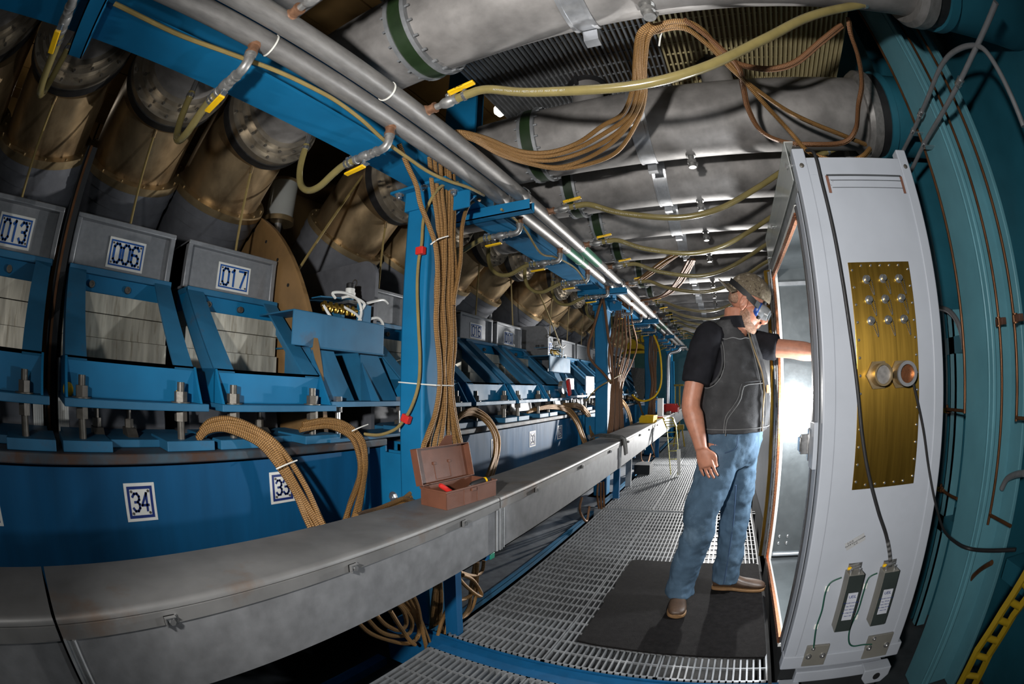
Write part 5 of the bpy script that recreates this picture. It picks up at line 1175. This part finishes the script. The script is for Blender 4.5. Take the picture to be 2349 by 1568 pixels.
for i, P in enumerate(A_):
    d = .006*(i % 3)
    cable('braided_cable', f'tan braided cable, {("leftmost", "second", "third", "fourth", "fifth", "sixth", "crossing", "rightmost")[i]} in the bundle down the nearest blue column', vert(P, XB+d+(.022 if i == 6 else 0)), .0125, None, 'bundle on the nearest column', n=10)
ms = [(1100, 458), (1075, 470), (1060, 520), (1056, 600), (1042, 680), (1040, 700)]
cable('braided_cable', 'single tan cable looping from the blue arm onto the nearest column', vert(ms, -1.30), .0115, None, 'bundle on the nearest column')
for i, (a, b_, lab) in enumerate((((992, 555), (1030, 548), 'white nylon tie around the cable bundle, upper'), ((916, 876), (1040, 884), 'long white nylon tie holding the cable bundle to the nearest column'))):
    x = -1.365
    if i == 0: pts = [at(988, 560, 'x', -1.30), at(1005, 548, 'x', -1.292), at(1028, 541, 'x', -1.288)]
    else: pts = [Vector((-1.523, 1.741, at(916, 876, 'y', 1.743).z)), Vector((-1.365, 1.739, at(975, 881, 'y', 1.743).z)), at(1000, 883, 'x', -1.295), at(1040, 884, 'x', -1.295)]
    tag(MB().tube(pts, .0035, 6, 3 if i == 0 else 1).build('cable_tie', TIE), lab, 'cable tie')
# B: sagging bundle from the column top to the right, under the ducts
Bp = px((1042, 306, 'z', 2.43), (1075, 312, 'z', 2.43), (1130, 335, 'z', 2.44), (1200, 360, 'z', 2.44), (1270, 368, 'z', 2.44), (1340, 352, 'z', 2.45), (1400, 318, 'z', 2.45), (1445, 270, 'z', 2.46), (1466, 210, 'z', 2.48), (1468, 140, 'z', 2.50), (1478, 80, 'z', 2.52), (1510, 55, 'z', 2.55))
sp = [(0, .008, .0)]+[(.002, .016, -.002)]+[(.004, .030, -.010)]*2+[(.004, .036, -.014)]*3+[(.010, .016, -.004)]*2+[(.012, .004, 0)]*3
bundle(Bp, 5, '# tan cable of the bundle sagging under the ceiling ducts', 'sagging ceiling bundle', sp, .0115, None, 5, .30)
# C: cables from the bundle top over to the cabinet top
Cs = [[(1480, 66, 'z', 2.55), (1550, 48, 'z', 2.55), (1600, 60, 'z', 2.55), (1640, 105, 'z', 2.53), (1690, 165, 'z', 2.50), (1750, 235, 'z', 2.42), (1810, 300, 'z', 2.36), (1850, 345, 'z', 2.24), (1890, 362, 'z', 2.18), (1935, 372, 'z', 2.17), (1975, 360, 'z', 2.18), (1995, 340, 'z', 2.24)],
      [(1490, 70, 'z', 2.55), (1560, 60, 'z', 2.55), (1620, 100, 'z', 2.53), (1680, 160, 'z', 2.5), (1735, 205, 'z', 2.47), (1800, 250, 'z', 2.44), (1860, 280, 'z', 2.42), (1930, 308, 'z', 2.40), (1985, 330, 'z', 2.4)],
      [(1570, 45, 'z', 2.55), (1630, 90, 'z', 2.53), (1690, 150, 'z', 2.5), (1703, 200, 'z', 2.48), (1715, 250, 'z', 2.44), (1745, 300, 'z', 2.38), (1800, 325, 'z', 2.35), (1870, 330, 'z', 2.34), (1935, 325, 'z', 2.36), (1962, 295, 'z', 2.40), (1968, 240, 'z', 2.45), (1976, 190, 'z', 2.5), (1968, 130, 'z', 2.55), (1950, 75, 'z', 2.6), (1945, 40, 'z', 2.65)],
      [(1660, 130, 'z', 2.52), (1710, 150, 'z', 2.51), (1770, 156, 'z', 2.51), (1825, 140, 'z', 2.52), (1880, 95, 'z', 2.56), (1930, 55, 'z', 2.62)]]
for i, P in enumerate(Cs):
    for k in range(2 if i < 3 else 2):
        d = Vector((.010*k, .018*k, .004*k))
        cable('braided_cable', f'brown braided cable {("dropping onto the cabinet top", "running diagonally below the ceiling duct", "looping wide above the cabinet", "rising to the teal tank nozzle")[i]}, {("first", "second")[k]} of its pair', [p+d for p in px(*P)], .0105, CABLEB if i > 1 else None, 'cables above the cabinet')
tag(MB().tube(px((1512, 105, 'z', 2.55), (1516, 80, 'z', 2.56), (1526, 50, 'z', 2.55)), .004, 6).build('cable_tie', TIE), 'white tie with hanging tail on the ceiling cables', 'cable tie')
# D, E: bundles leaving the shelf and dropping behind the tray
Dp = px((455, 1003, 'x', -1.72), (480, 980, 'x', -1.70), (525, 973, 'x', -1.66), (575, 990, 'x', -1.62), (615, 1020, 'x', -1.58), (650, 1070, 'x', -1.55), (685, 1125, 'x', -1.52), (715, 1180, 'x', -1.48), (740, 1225, 'x', -1.42))
bundle(Dp, 5, '# braided cable arching off the shelf over plate 33', 'arching bundle by plate 33', [(0, .004, .010)]*2+[(0, .007, .010)]*2+[(.006, .011, .006)]*3+[(.006, .015, .0)]*2, .0125, None, 3, .4)
Ep = px((690, 980, 'x', -1.72), (745, 972, 'x', -1.69), (790, 982, 'x', -1.65), (825, 1010, 'x', -1.61), (835, 1060, 'x', -1.57), (826, 1110, 'x', -1.53), (810, 1160, 'x', -1.49), (798, 1215, 'x', -1.45))
bundle(Ep, 4, '# braided cable dropping from the shelf left of the nearest column', 'bundle left of the nearest column', [(0, .004, .010)]*2+[(0, .008, .009)]+[(.006, .013, .003)]*3+[(.006, .017, 0)]*2, .0125, None, 4, .4)
for p, lab in (((655, 1078, 'x', -1.535), 'white tie around the arching cables by plate 33'), ((822, 992, 'x', -1.60), 'white tie around the cables left of the nearest column')):
    c = at(*p); tag(MB().tube([c+Vector((.012, -.055, .012)), c+Vector((.022, -.01, .028)), c+Vector((.018, .05, .04))], .0032, 6).build('cable_tie', TIE), lab, 'cable tie')
Fp = px((945, 1155, 'x', -1.42), (925, 1150, 'x', -1.42), (905, 1158, 'x', -1.42), (870, 1172, 'x', -1.40), (840, 1180, 'x', -1.36), (815, 1190, 'x', -1.30))
bundle(Fp, 2, '# brown cable lying behind the tray left of the toolbox', 'cables behind the toolbox', (0, .004, .022), .012, None, 2, .1)
bundle(px((965, 1115, 'x', -1.45), (930, 1145, 'x', -1.45), (890, 1172, 'x', -1.45)), 2, '# tan cable slanting down behind the toolbox', 'cables slanting behind the toolbox', (0, .012, .02), .012, None, 6, .1)
# F..H: bundles right of the nearest column on the second shelf
Gp = px((1046, 965, 'x', -1.72), (1065, 948, 'x', -1.70), (1090, 945, 'x', -1.68), (1120, 965, 'x', -1.64), (1138, 1000, 'x', -1.60), (1138, 1040, 'x', -1.56), (1125, 1085, 'x', -1.52), (1112, 1120, 'x', -1.5))
bundle(Gp, 5, '# braided cable arching over the second shelf right of the toolbox', 'arching bundle on the second shelf', [(0, .006, .010)]*3+[(0, .014, .006)]+[(0, .022, .0)]*4, .0115, None, 7, .25)
for q, (P, c, lab) in enumerate(([[(1215, 942, 'x', -1.78), (1260, 932, 'x', -1.72), (1300, 938, 'x', -1.67), (1322, 965, 'x', -1.60), (1335, 1000, 'x', -1.54), (1350, 1035, 'x', -1.45)], 4, '# braided cable near plate 29 dropping behind the tray'],
        [[(1290, 930, 'x', -1.72), (1330, 932, 'x', -1.67), (1352, 955, 'x', -1.62), (1357, 990, 'x', -1.56), (1362, 1020, 'x', -1.5)], 4, '# braided cable just left of the second blue column'],
        [[(1400, 912, 'x', -1.72), (1425, 918, 'x', -1.66), (1442, 945, 'x', -1.6), (1450, 980, 'x', -1.5)], 3, '# braided cable on the third shelf beyond the second column'],
        [[(1440, 912, 'x', -1.7), (1463, 920, 'x', -1.64), (1474, 945, 'x', -1.56), (1478, 970, 'x', -1.48)], 3, '# braided cable left of the yellow bin'])):
    bundle(px(*P), c, lab, f'shelf bundle {("near plate 29", "left of the second column", "beyond the second column", "left of the yellow bin")[q]}', (0, .03, .010) if q < 2 else (0, .05, .012), .0115, None, 11+q, .2)
# I: bundle beside the second column and loops in front of it
for i in range(9):
    x0 = 1403+5.6*i; sw = (-8, -3, 4, 12, 18, 10, 16, 6, 22)[i]
    P = [(1418+3.2*i, 682), (1412+4*i+sw*.3, 740), (x0+sw*.6, 790), (x0-4+sw*.2, 835), (1404+3.4*i, 870), (1402+3.0*i, 905), (1400+3.5*i, 950), (1394+4.5*i, 1000), (1392+4.4*i, 1040)]
    cable('braided_cable', f'{("first", "second", "third", "fourth", "fifth", "sixth", "seventh", "eighth", "ninth")[i]} brown cable hanging right of the second column', [at(a, c, 'x', -1.33+.012*(i % 3)) for a, c in P], .0125, CABLEB, 'bundle on the second column', n=6)
for i, P in enumerate(([(1380, 684), (1372, 710), (1358, 760), (1349, 790), (1350, 815), (1362, 835), (1382, 855), (1402, 880)], [(1382, 684), (1388, 720), (1394, 770), (1400, 800), (1403, 840), (1405, 880)])):
    for k in range(2): cable('braided_cable', f'brown cable looping {("left across", "down the face of")[i]} the second column, {("upper", "lower")[k]} strand', [at(a+2*k, c, 'y', 5.14-.02*k) for a, c in P], .0115, CABLEB, 'loops on the second column', n=6)
for i in range(5):
    P = [(1491+4*i, 770), (1489+4*i, 820), (1492+3*i, 850), (1495+2.4*i, 880), (1490+3*i, 920), (1486+4*i, 955)]
    cable('braided_cable', f'{("first", "second", "third", "fourth", "fifth")[i]} brown cable down the third column', [at(a, c, 'y', 8.55-.03*(i % 2)) for a, c in P], .014, CABLEB, 'bundle on the third column', n=6)
cable('yellow_hose', 'yellow hose hanging in a long loop by the third column', [at(a, c, 'y', 8.2) for a, c in ((1500, 768), (1512, 800), (1517, 840), (1516, 880), (1505, 905), (1485, 918), (1465, 917), (1450, 905))], .018, YEL, None, 'hose')
# L: loops below the tray
LP = [[(820, 1425), (850, 1452), (900, 1470), (935, 1475), (958, 1462), (960, 1435), (945, 1405), (925, 1385), (905, 1370)], [(838, 1412), (870, 1446), (905, 1458), (938, 1452), (945, 1425), (930, 1398), (908, 1378)],
      [(860, 1405), (885, 1432), (915, 1445), (932, 1430), (925, 1400), (905, 1378)], [(895, 1400), (920, 1440), (940, 1468), (952, 1478)], [(905, 1375), (935, 1395), (955, 1420), (962, 1450), (945, 1475)],
      [(925, 1370), (945, 1395), (962, 1430), (975, 1465), (985, 1492)], [(935, 1365), (955, 1400), (970, 1435), (984, 1470), (990, 1494)], [(945, 1360), (958, 1390), (966, 1430), (975, 1470), (980, 1492)]]
for i, P in enumerate(LP):
    cable('braided_cable', f'{("outermost", "second", "third", "slanting", "fifth", "sixth", "seventh", "innermost")[i]} brown cable in the heap under the tray, left of the blue post', [at(a, c, 'x', -1.24+.012*(i % 4)) for a, c in P], .0105, None, 'heap left of the post')
RP = [[(1095, 1280), (1094, 1330), (1088, 1380), (1070, 1410), (1045, 1418), (1028, 1400)], [(1060, 1318), (1040, 1345), (1045, 1370), (1060, 1375), (1085, 1358), (1092, 1320), (1096, 1290)], [(1048, 1320), (1070, 1345), (1098, 1366), (1104, 1360), (1085, 1330), (1062, 1318)],
      [(1090, 1290), (1080, 1345), (1076, 1390), (1050, 1425), (1028, 1428)], [(1110, 1285), (1105, 1310), (1085, 1320), (1055, 1312)], [(1029, 1390), (1015, 1420), (1005, 1455), (995, 1490)], [(1032, 1385), (1022, 1420), (1012, 1455), (1003, 1490)], [(1036, 1385), (1026, 1425), (1020, 1460), (1016, 1488)]]
for i, P in enumerate(RP):
    cable('braided_cable', f'{("outer", "looped", "crossing", "inner", "top", "left", "middle", "right")[i]} brown cable in the coil hanging under the tray right of the post', [at(a, c, 'x', (-1.22 if i < 5 else -1.25)+.014*(i % 3)) for a, c in P], .0105, None, 'coil right of the post')
FP = [[(1335, 1140), (1330, 1170), (1345, 1195), (1352, 1160)], [(1372, 1108), (1370, 1135), (1374, 1165)], [(1378, 1106), (1378, 1140), (1380, 1166)], [(1384, 1104), (1385, 1140), (1386, 1166)], [(1470, 1030), (1472, 1055), (1485, 1062), (1492, 1040)], [(1492, 1015), (1500, 1040), (1505, 1062), (1490, 1065)], [(1502, 1008), (1512, 1030), (1510, 1050), (1498, 1046)]]
for i, P in enumerate(FP):
    cable('braided_cable', f'{("curled", "left straight", "middle straight", "right straight", "curled", "long curled", "last curled")[i]} cable under the {("second tray joint" if i < 4 else "tray behind the dark box")}', [at(a, c, 'x', -1.2) for a, c in P], .012, CABLEB, 'cables under the far tray', n=6)
# thin amber tubing
t1 = [(262, 8, 'z', 2.27), (400, 75, 'z', 2.27), (520, 120, 'z', 2.28), (640, 165, 'z', 2.28), (720, 203, 'z', 2.285), (772, 232, 'z', 2.29), (830, 275, 'z', 2.27), (885, 325, 'z', 2.25), (940, 365, 'z', 2.24), (985, 395, 'z', 2.23), (1030, 415, 'z', 2.235), (1075, 430, 'z', 2.26), (1110, 448, 'z', 2.30)]
cable('air_tubing', 'thin pale amber tubing following the left water pipe over the blue girder', px(*t1), .0085, TAN, None, 'tubing')
t2 = [(1050, 418, 'x', -1.29), (1015, 425, 'x', -1.30), (990, 455, 'x', -1.33), (972, 500, 'y', 1.72), (967, 560, 'y', 1.72), (960, 600, 'y', 1.72), (957, 660, 'y', 1.72), (960, 750, 'y', 1.72), (963, 820, 'y', 1.72), (960, 880, 'y', 1.72), (945, 930, 'y', 1.715), (925, 965, 'y', 1.71), (905, 985, 'y', 1.69), (870, 997, 'y', 1.66), (835, 995, 'y', 1.62)]
cable('air_tubing', 'thin amber tubing down the front of the nearest column between two red clips', px(*t2), .0085, TAN, None, 'tubing')
t3 = [(1150, 480, 'x', -1.15), (1200, 520, 'x', -1.18), (1240, 580, 'x', -1.22), (1275, 590, 'x', -1.2), (1320, 615, 'x', -1.2), (1345, 650, 'x', -1.2)]
cable('air_tubing', 'thin tubing drooping under the pipes beyond the nearest column', px(*t3), .008, TAN, None, 'tubing')
cable('air_tubing', 'thin amber tubing crossing low in front of the second column', px((1425, 858, 'x', -1.28), (1400, 872, 'x', -1.3), (1370, 890, 'x', -1.45), (1345, 918, 'x', -1.6)), .009, TAN, None, 'tubing')
for (a, c, h), lab in (((965, 575, 13), 'red clip holding amber tubing near the top of the nearest column'), ((932, 960, 15), 'red clip holding amber tubing low on the nearest column')):
    p = at(a, c, 'y', 1.715); k = MB().obox(p, ((1, 0, 0) if h == 13 else (.93, 0, -.37), (0, 1, 0), (0, 0, 1) if h == 13 else (.37, 0, .93)), .024, .016, .020).build('tube_clip', RED, None, 0, bevel=.004); tag(k, lab, 'clip')
for q, (P, lab) in enumerate((([(1445, 655, 'z', 2.40), (1470, 640, 'z', 2.42), (1500, 618, 'z', 2.45), (1530, 597, 'z', 2.49), (1550, 585, 'z', 2.52)], '# tan cable slanting up to the ducts beyond the third hose'), ([(1440, 690, 'z', 2.36), (1480, 688, 'z', 2.36), (1520, 678, 'z', 2.38), (1550, 655, 'z', 2.42), (1572, 625, 'z', 2.46), (1588, 595, 'z', 2.50)], '# brown cable sagging below the far ducts'))):
    bundle(px(*P), 4 if q else 3, lab, f'far ceiling bundle, {("upper", "lower")[q]}', (.02, .05, .012), .012, CABLEB if q else None, 21+q, .2)
# ---------------------------------------------------------------- pipework on the teal tank wall
def line(nm, lab, P, r, m, cat='pipe', grp=None, spl=4, n=12):
    return tag(MB().tube([at(*q) for q in P], r, n, spl).build(nm, m), lab, cat, grp)
def clampset(parent_lab, cs):
    for (p, lab) in cs:
        c = at(*p); t = thing('pipe_clamp', lab, 'clamp', c)
        MB().obox(c+Vector((.02, 0, 0)), ((1, 0, 0), (0, 1, 0), (0, 0, 1)), .018, .034, .016).build('block', M('rusty_clamp_block', (.10, .045, .03), .6, 0, .3, 30), t, 0, bevel=.003)
        b = MB()
        for s in (-1, 1): b.cyl(c+Vector((0, 0, .018*s-.003)), c+Vector((0, 0, .018*s+.003)), .0155)
        b.build_each('band', CUPIPE, t)
v = lambda px, py, x=1.46: (px, py, 'x', x)
def copper(lab, top_px, bot_px, x, tail):
    p = at(*top_px, 'x', x); zb = at(*bot_px, 'x', x).z
    pts = [Vector((x, p.y, 4.3)), Vector((x, p.y, 3.0)), Vector((x, p.y, 1.8)), Vector((x, p.y, zb+.05)), Vector((x, p.y, zb+.012)), Vector((x, p.y+tail*.012, zb)), Vector((x, p.y+tail*.05, zb)), Vector((x, p.y+tail*.22, zb-.0))]
    tag(MB().tube(pts, .0085, 12, 6).build('copper_pipe', CUPIPE), lab, 'pipe', 'copper pipes on the tank')
copper('copper pipe just right of the wide teal rib, elbow far down', (2296, 800), (2274, 1182), 1.46, -1)
copper('second copper pipe right of the rib, ending in an elbow at mid height', (2331, 800), (2331, 958), 1.46, -1)
copper('copper pipe along the left edge of the wide teal rib down to a valve', (2211, 800), (2212, 942), 1.325, 1)
clampset('', ((v(2290, 738), 'rusty pipe clamp on the first copper pipe beside the rib'), (v(2329, 730), 'rusty pipe clamp on the second copper pipe right of the rib')))
for q, (px_, py_) in enumerate(((2172, 941), (2157, 1121))):
    c = at(px_, py_, 'x', 1.40); t = thing('needle_valve', f'small brass valve with yellow tag on the tank wall, {("upper", "lower")[q]} of two', 'valve', c)
    b = MB(); b.cyl(c+Vector((0, -.05, 0)), c+Vector((0, .03, 0)), .010).cyl(c+Vector((0, 0, -.005)), c+Vector((0, 0, .03)), .011).hexa(c+Vector((0, -.02, 0)), c+Vector((0, -.005, 0)), .017); b.build('body', CUPIPE, t)
    MB().obox(c+Vector((-.014, .012, .0)), ((1, 0, 0), (0, 1, 0), (0, 0, 1)), .004, .014, .012).build('yellow_tag', YEL, t, 0)
line('copper_pipe', 'short copper stub feeding the lower valve beside the narrow upright', [v(2157, 1121, 1.40), v(2178, 1135, 1.40), v(2195, 1143, 1.40)], .0085, CUPIPE, grp='copper pipes on the tank')
x = 1.29
for nm, lab, P in (('bent conduit', 'grey conduit with a bent hook over the teal wall, left of two', [(2072, 345), (2095, 300), (2112, 262), (2128, 225), (2145, 182), (2160, 150), (2180, 125), (2210, 108), (2240, 105), (2262, 118), (2290, 160), (2322, 225), (2348, 290)]),
                   ('straight conduit', 'straight grey conduit rising from the cabinet top to the upper right corner', [(2090, 392), (2120, 330), (2160, 262), (2200, 190), (2235, 118), (2262, 60), (2285, 5)])):
    t = thing('conduit', lab, 'conduit', at(*P[0], 'x', x), 'conduits on the tank')
    MB().tube([at(a, c, 'x', x) for a, c in P], .0125, 12, 4).build('pipe', CONDUIT, t)
    k = (2, 3)[nm[0] == 's']; p, q = at(*P[k], 'x', x), at(*P[k+1], 'x', x); d = (q-p).normalized()
    MB().lathe(p-d*.02, d, [(0, .013), (.001, .019), (.018, .019), (.02, .016), (.03, .016), (.031, .019), (.05, .019), (.051, .013)], 14).build('coupling', CHROME, t)
    p = at(*P[1], 'x', x); b = MB(); b.box(p.x-.005, p.x+.30, p.y-.02, p.y+.02, p.z-.02, p.z-.014); b.ring(p-Vector((0, .012, 0)), p+Vector((0, .012, 0)), .0165, .0122, 16); b.build('strut_clamp', CHROME, t)
line('conduit', 'curved grey conduit on the tank wall at the right edge, low down', [(2298, 1120, 'x', 1.5), (2310, 1098, 'x', 1.5), (2330, 1088, 'x', 1.5), (2349, 1085, 'x', 1.5)], .016, CONDUIT, 'conduit')
line('tube', 'grey hose bending behind the cabinet edge at mid height', [(2150, 706, 'x', 1.55), (2175, 712, 'x', 1.55), (2195, 735, 'x', 1.55), (2207, 770, 'x', 1.55), (2212, 800, 'x', 1.55)], .018, CONDUIT, 'hose')
line('tube', 'brown hose curving down the tank wall beside the rib', [(2275, 1290, 'x', 1.5), (2250, 1305, 'x', 1.5), (2225, 1330, 'x', 1.5), (2205, 1370, 'x', 1.5), (2195, 1410, 'x', 1.5)], .014, CUPIPE, 'hose')
t = thing('step_ladder', 'yellow ladder leaning at the lower right corner by the tank', 'ladder', at(2290, 1400, 'x', 1.22))
r1 = [at(*p, 'x', 1.22) for p in ((2362, 1300), (2300, 1400), (2242, 1490), (2190, 1590))]; r2 = [at(*p, 'x', 1.30) for p in ((2385, 1330), (2325, 1410), (2270, 1500), (2225, 1590))]
for R_ in (r1, r2):
    b = MB()
    for p, q in zip(R_, R_[1:]): b.bar(p, q, .03, .022, (1, 0, .3))
    b.build('rail', YELP, t, 0)
for k in range(6):
    f = .3+k*.45; j = min(2, int(f)); MB().cyl(r1[j].lerp(r1[j+1], f-j), r2[j].lerp(r2[j+1], f-j), .014, n=12).build('rung', YELP, t)
# ---------------------------------------------------------------- far end of the walkway
def box_at(nm, lab, cat, m, a, c, y, depth=.1, **k):
    p, q = at(*a, 'y', y), at(*c, 'y', y)
    return tag(MB().box(p.x, q.x, y, y+depth, p.z, q.z).build(nm, m, None, 0, **k), lab, cat)
box_at('crane_beam', 'yellow crane beam across the far hall behind the second column', 'beam', YELP, (1395, 772), (1482, 806), 13.5, .5)
box_at('crane_rail', 'thin yellow rail under the far crane beam', 'rail', YELP, (1395, 806.5), (1482, 809), 13.4, .2)
box_at('wall_panel', 'dark green wall panel far behind the second column', 'panel', M('dark_green_panel', (.02, .075, .065), .6), (1390, 812), (1500, 915), 15, .1)
for q, (a, c, y) in enumerate((((1529, 792), (1534, 940), 12.6), ((1541, 828), (1546, 935), 12.0))):
    p, r_ = at(*a, 'y', y), at(*c, 'y', y); tag(MB().box(p.x, r_.x, y, y+.1, -.42, p.z).build('steel_post', BLUE, None, 0), f'slim blue post at the far end of the walkway, {("left", "right")[q]} of the steel pipe', 'post')
line('exhaust_pipe', 'bare steel pipe with two bends standing at the far end of the tray', [(1575, 796, 'y', 9.2), (1562, 797, 'y', 9.2), (1556, 804, 'y', 9.2), (1548, 807, 'y', 9.2), (1538, 810, 'y', 9.2), (1534, 818, 'y', 9.2), (1533, 840, 'y', 9.2), (1532, 880, 'y', 9.2), (1531, 928, 'y', 9.2)], .035, ALU)
t = thing('guard_rail', 'yellow guard rail at the far end, left of the man', 'rail', at(1553, 930, 'y', 11))
for a, c in (((1547, 884), (1549.5, 930)), ((1557, 884), (1560, 930))):
    p, q = at(*a, 'y', 11), at(*c, 'y', 11); MB().box(p.x, q.x, 11, 11.03, 0, p.z).build('upright', YELP, t, 0)
p, q = at(1546, 881, 'y', 11), at(1568, 885, 'y', 11); MB().box(p.x, q.x, 11, 11.03, p.z, q.z).build('top_bar', YELP, t, 0)
p = at(1560, 968, 'y', 9.5); t = thing('step_stool', 'small yellow stand on the floor beneath the far tray', 'stool', (p.x, 9.5, 0))
b = MB(); b.box(p.x-.10, p.x+.08, 9.45, 9.6, .36, .46); b.build('seat', YELP, t, 0)
for s in (-1, 1): MB().bar((p.x-.01+s*.06, 9.5, .36), (p.x-.01+s*.12, 9.5, 0), .03, .03, (0, 1, 0)).build('leg', YELP, t, 0)
# grey felt sheet hanging by the third column
pts = [at(*p, 'y', 8.35) for p in ((1446, 842), (1478, 845), (1479, 900), (1474, 921), (1468, 918), (1456, 890), (1449, 862))]
o = pts[0]; b = MB(); b.prism([(p.x-o.x, p.z-o.z) for p in pts], o, (1, 0, 0), (0, 0, 1), (0, .02, 0))
tag(b.build('felt_sheet', RAG, None, 0), 'speckled grey felt sheet hanging left of the third column', 'sheet')
# red-handled gauge valve on the second shelf
p = at(1297, 888, 'x', -1.70); t = thing('gauge_valve', 'small gauge valve with red handle below the second regulator stand', 'valve', p)
MB().cyl(p+Vector((-.02, -.1, 0)), p+Vector((.02, -.1, 0)), .07, n=24).build('gauge', CHROME, t); MB().obox(p+Vector((.02, .06, .0)), ((0, 1, .4), (0, -.4, 1), (1, 0, 0)), .03, .09, .012).build('handle', RED, t, 0)
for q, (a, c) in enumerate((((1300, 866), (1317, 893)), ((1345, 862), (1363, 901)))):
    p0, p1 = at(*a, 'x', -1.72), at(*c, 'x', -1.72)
    tag(MB().box(-1.74, -1.72, p0.y, p1.y, p1.z, p0.z).build('lit_support_plate', ALU, None, 0, bevel=.004), f'bright metal cover plate under the second regulator stand, {("left", "right")[q]}', 'plate')  # strobe light on the stand's supports, put in as bright metal plates
# small grey boxes and loose gear on the far tray
for q, (x_, y_, sx, sy, h_, m_, lab) in enumerate(((-1.10, 7.9, .10, .10, .30, CREAM, 'pale upright box on the far tray before the red bin'), (-1.0, 8.3, .07, .16, .05, BOLT, 'small dark tool on the far tray before the red bin'), (-1.03, 7.2, .16, .07, .02, RED, 'flat red tool on the tray beyond the yellow bin'))):
    tag(MB().box(x_-sx/2, x_+sx/2, y_-sy/2, y_+sy/2, .758, .758+h_).build('box' if q == 0 else 'hand_tool', m_, None, 0, bevel=.004), lab, 'box' if q == 0 else 'tool')
